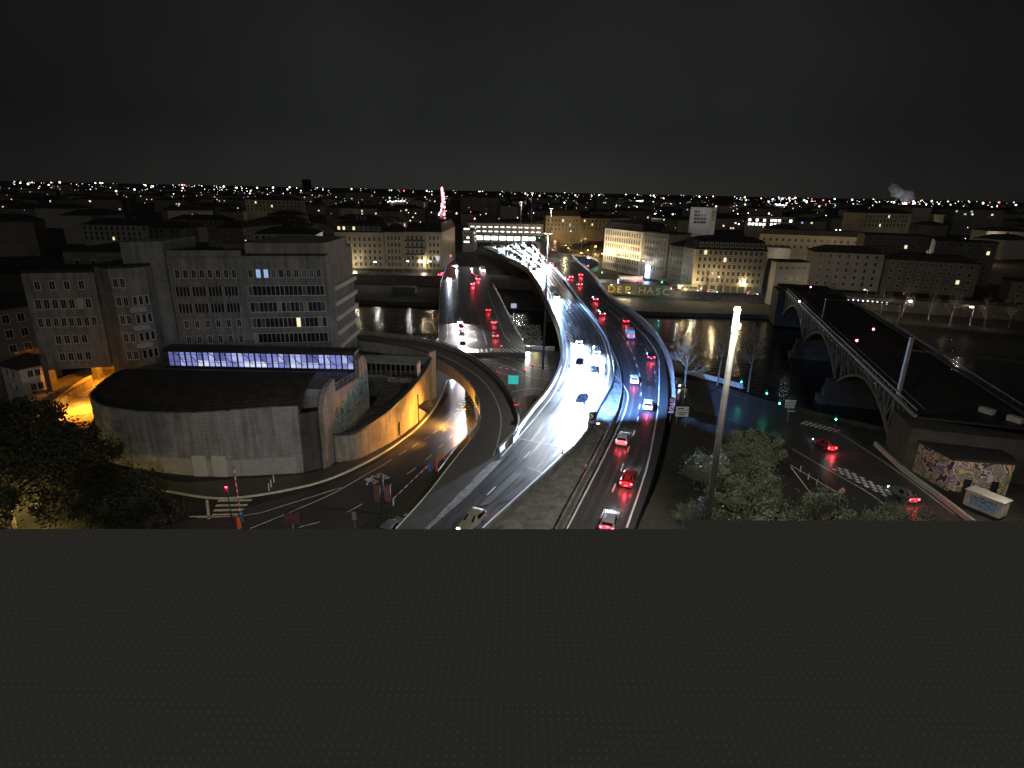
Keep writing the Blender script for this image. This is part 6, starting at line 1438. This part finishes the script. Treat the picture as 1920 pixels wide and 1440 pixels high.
# works closure: chevron board, trolley, cones
wk = empty('works_trailer', tuple(P(1112, 800, HZ)), R(10), label='small roadworks trailer with chevron arrow board parked at the median nose', cat='trailer')
mb = MB(); mb.box((0, 0, .7), (1.9, 1.3, .35)); mb.build('chassis', M['metal_d'], wk); mb = MB(); mb.box((-.4, -.5, 2.1), (1.3, .1, 1.5)); mb.build('arrow_board', M['blackpaint'], wk)
mb = MB(); mb.bar((-.8, -.56, 2.5), (-.3, -.56, 2.1), .02, .22); mb.bar((-.3, -.56, 2.1), (-.8, -.56, 1.7), .02, .22); mb.build('chevron', M['white'], wk)
for s in (-1, 1): o = bpy.data.objects.new('wheel', WM); C.objects.link(o); o.parent = wk; o.location = (0, s*.7, .33)
mb = MB(); mb.box((.6, -.66, .8), (.5, .06, .15)); mb.build('lamp_bar', L_['warm'], wk)
mb = MB(); mb.tube((.3, .3, 12.0), (.3, .3, 12.3), .14, .1, 10); mb.build('added_glare_lamp', L_['blue'], wk); mb = MB(); mb.tube((.3, .3, .8), (.3, .3, 12.0), .05); mb.build('added_glare_lamp_post', M['metal_d'], wk)  # blue lamp and its tall post are added to tint the glare
bq_ = P(1112, 800, HZ)+Vector((.3, .7, 12.2)); light('added_glare_light', bq_, 330000, (.16, .36, 1), .2, 'SPOT', P(1158, 744, HZ), 80, 1.0)
def cone(p, label):
    e = empty('traffic_cone', tuple(p), label=label, cat='traffic cone', group='orange cones on the motorway median'); mb = MB(); mb.box((0, 0, .03), (.5, .5, .06)); mb.tube((0, 0, .06), (0, 0, .45), .2, .13, 12); mb.tube((0, 0, .7), (0, 0, 1.0), .09, .03, 12); mb.build('cone', M['orange'], e)
    mb = MB(); mb.tube((0, 0, .45), (0, 0, .7), .131, .09, 12); mb.build('reflective_band', M['white'], e)
for px_, py_, lb in ((1093, 804, 'orange cone left of the works trailer'), (1102, 806, 'second orange cone close to the works trailer'), (1055, 853, 'orange cone by the inbound side barrier of the median'), (1098, 879, 'orange cone by the outbound side barrier of the median')): cone(P(px_, py_, HZ-.2), lb)
# motorway sign gantry on the far bend and blue lit board on lower bridge
gy = empty('sign_gantry', tuple(P(1066, 521, HZ)), label='white T shaped sign gantry over the far outbound lanes', cat='road sign'); mb = MB(); mb.tube((0, 0, 0), (0, 0, 7.8), .35, .3, 10); mb.bar((-9, 0, 7.6), (9, 0, 7.6), .5, .6); mb.build('frame', M['concrete_w'], gy)
for x in (-7.5, 7.5): mb = MB(); mb.box((x, -.4, 7.6), (5.6, .2, 2.0)); mb.build('panel', M['blue'] if x > 0 else M['metal'], gy)
light('gantry_light', tuple(P(1066, 524, HZ)+Vector((0, -6, 9))), 700, (.9, .95, 1), .2)
ls = empty('lane_sign', tuple(P(963, 590, 1)), label='pale blue lit rectangular sign on a pole above the river footpath', cat='road sign'); mb = MB(); mb.tube((0, 0, -5), (0, 0, 3), .08); mb.build('post', M['metal'], ls); mb = MB(); mb.box((0, 0, 3.2), (2.0, .15, 1.6)); mb.build('panel', lamp('lit_panel', (.5, .6, .8), .7), ls)
# painted wall letters
faded = mat('faded_letter', (.50, .42, .24), .8, var=.3)
for i, ch in enumerate('DEPHASC'):
    px_ = 1146+i*15.2+(12 if i > 2 else 0); yw = 284.0
    for _ in range(6): xl = Q(px_, 547+i*.35, yw).x; yw = interp(FQ, xl)-.55
    sl = math.atan2(interp(FQ, xl+3)-interp(FQ, xl-3), 6)
    t = textmesh('painted_letter', ch, 4.6, M['yellow'] if i < 3 else faded, Matrix.Translation((xl, yw, -2.1)) @ Matrix.Rotation(sl, 4, 'Z') @ Matrix.Rotation(R(90), 4, 'X') @ Matrix.Diagonal((1.15, 1.0, 1, 1)))
    tag(t, ('bright yellow' if i < 3 else 'faded brown')+' painted capital %s on the quay wall' % ch, 'lettering')
light('wall_letter_light', (P(1165, 556, -4.4)+Vector((0, -7, 3))), 3800, (1, .85, .5), .2)
# construction rubble barge between the bridges
mb = MB(); random.seed(4)
bq = [P(968, 615, -5), P(1012, 612, -5), P(1018, 660, -5), P(975, 655, -5)]
struct_o = MB(); struct_o.prism([(p.x, p.y) for p in bq], -8, -4.4); tag(struct_o.build('river_pontoon', M['concrete_d']), 'moored flat pontoon strewn with debris between the two road bridges', 'pontoon')
for k in range(420):
    u, v = random.random(), random.random(); p = bq[0].lerp(bq[1], u).lerp(bq[3].lerp(bq[2], u), v); s = random.uniform(.2, .9); mb.box((p.x, p.y, -4.3+random.random()*.4), (s, s*random.uniform(.2, .8), .12), random.random()*3)
tag(mb.build('debris', mat('wet_debris', (.42, .42, .30), .3, var=.6, scale=2)), 'scattered glistening wet debris heaped on the pontoon', 'debris', kind='stuff')
light('pontoon_light', (P(990, 640, 2)), 1500, (.95, 1, .85), .3)
# steps and far underpass wall beside the bridge
mb = MB(); pp = [P(925, 532, 0), P(952, 540, 0), P(955, 555, -1), P(930, 550, 0)]
mb.box((P(938, 535, 0).x, P(938, 535, 0).y, 1.5), (9, 7, 3.4)); tag(mb.build('pump_house', M['concrete_d']), 'dark cubic pump house at the far bridgehead footpath', 'pump house')
mb = MB(); a = P(985, 655, 0); mb.wall([P(985, 655, 0), P(1040, 657, 0)], .5, 1.1, -2); tag(mb.build('abutment_wall', M['concrete_w']), 'short yellowish quay wall under the motorway viaduct', 'wall')
light('quay_yellow', tuple(P(1005, 645, 0)+Vector((0, -2, 3))), 260, (1, .8, .35), .2)
# viaduct piers of the motorway over the river
for k, j in enumerate((30, 38, 46, 54, 62)):
    c = (LL[j]+LR[j])/2; mb = MB(); mb.box((c.x, c.y, -1.4), (8, 1.8, 12.2), along(LC, c)+R(90)); mb.box((c.x, c.y, 4.4), (9.4, 2.2, .6), along(LC, c)+R(90)); tag(mb.build('viaduct_pier', M['concrete_d']), 'concrete pier under the inbound motorway viaduct', 'bridge pier', 'piers under the inbound motorway')
    c = (RL[j]+RR[j])/2; mb = MB(); mb.box((c.x, c.y, -1.4), (8, 1.8, 12.2), along(RC, c)+R(90)); mb.box((c.x, c.y, 4.4), (9.4, 2.2, .6), along(RC, c)+R(90)); tag(mb.build('viaduct_pier', M['concrete_d']), 'concrete pier under the outbound motorway viaduct', 'bridge pier', 'piers under the outbound motorway')

# remaining vehicle prototypes are templates only
for v in VP.values():
    for c in kids(v): bpy.data.objects.remove(c)
    bpy.data.objects.remove(v)

# ================================================================ INVENTED ROOF, SHAPED TO THE DOTTED GREY PRIVACY MASK
RZ = 40.0
e0, e1, e2, e3 = P(-400, 992, RZ), P(1281, 992, RZ), P(1281, 976, RZ), P(2350, 976, RZ)
mr2 = mat('mask_stand_in_grey', (.30, .295, .27), .9, var=0); n = mr2.node_tree; b = n.nodes['Principled BSDF']; g = n.nodes.new('ShaderNodeNewGeometry')
mp = n.nodes.new('ShaderNodeVectorMath'); mp.operation = 'SCALE'; mp.inputs['Scale'].default_value = 1/.05
fr_ = n.nodes.new('ShaderNodeVectorMath'); fr_.operation = 'FRACTION'; sb = n.nodes.new('ShaderNodeVectorMath'); sb.operation = 'SUBTRACT'; sb.inputs[1].default_value = (.5, .5, 0)
ml_ = n.nodes.new('ShaderNodeVectorMath'); ml_.operation = 'MULTIPLY'; ml_.inputs[1].default_value = (1, 1, 0); ln = n.nodes.new('ShaderNodeVectorMath'); ln.operation = 'LENGTH'
lt = n.nodes.new('ShaderNodeMath'); lt.operation = 'LESS_THAN'; lt.inputs[1].default_value = .13; mxx = n.nodes.new('ShaderNodeMix'); mxx.data_type = 'RGBA'
n.links.new(g.outputs['Position'], mp.inputs[0]); n.links.new(mp.outputs[0], fr_.inputs[0]); n.links.new(fr_.outputs[0], sb.inputs[0]); n.links.new(sb.outputs[0], ml_.inputs[0]); n.links.new(ml_.outputs[0], ln.inputs[0]); n.links.new(ln.outputs['Value'], lt.inputs[0])
n.links.new(lt.outputs[0], mxx.inputs['Factor']); mxx.inputs['A'].default_value = (.56, .55, .49, 1); mxx.inputs['B'].default_value = (.9, .89, .85, 1); n.links.new(mxx.outputs['Result'], b.inputs['Base Color'])
rfb = empty('mask_stand_in_roof', label='invented flat roof in the foreground, standing in for the dotted grey mask', cat='building')
mb = MB(); out = [(e0.x, e0.y), (e1.x, e1.y), (e2.x, e2.y), (e3.x, e3.y), (14, -14), (-14, -14)]; mb.prism(out, RZ-.35, RZ); mb.build('roof', mr2, rfb)
mb = MB(); mb.prism([(-9, -13.5), (9, -13.5), (9, 1.5), (-9, 1.5)], 0, RZ-.352); mb.build('wall', M['concrete_d'], rfb)
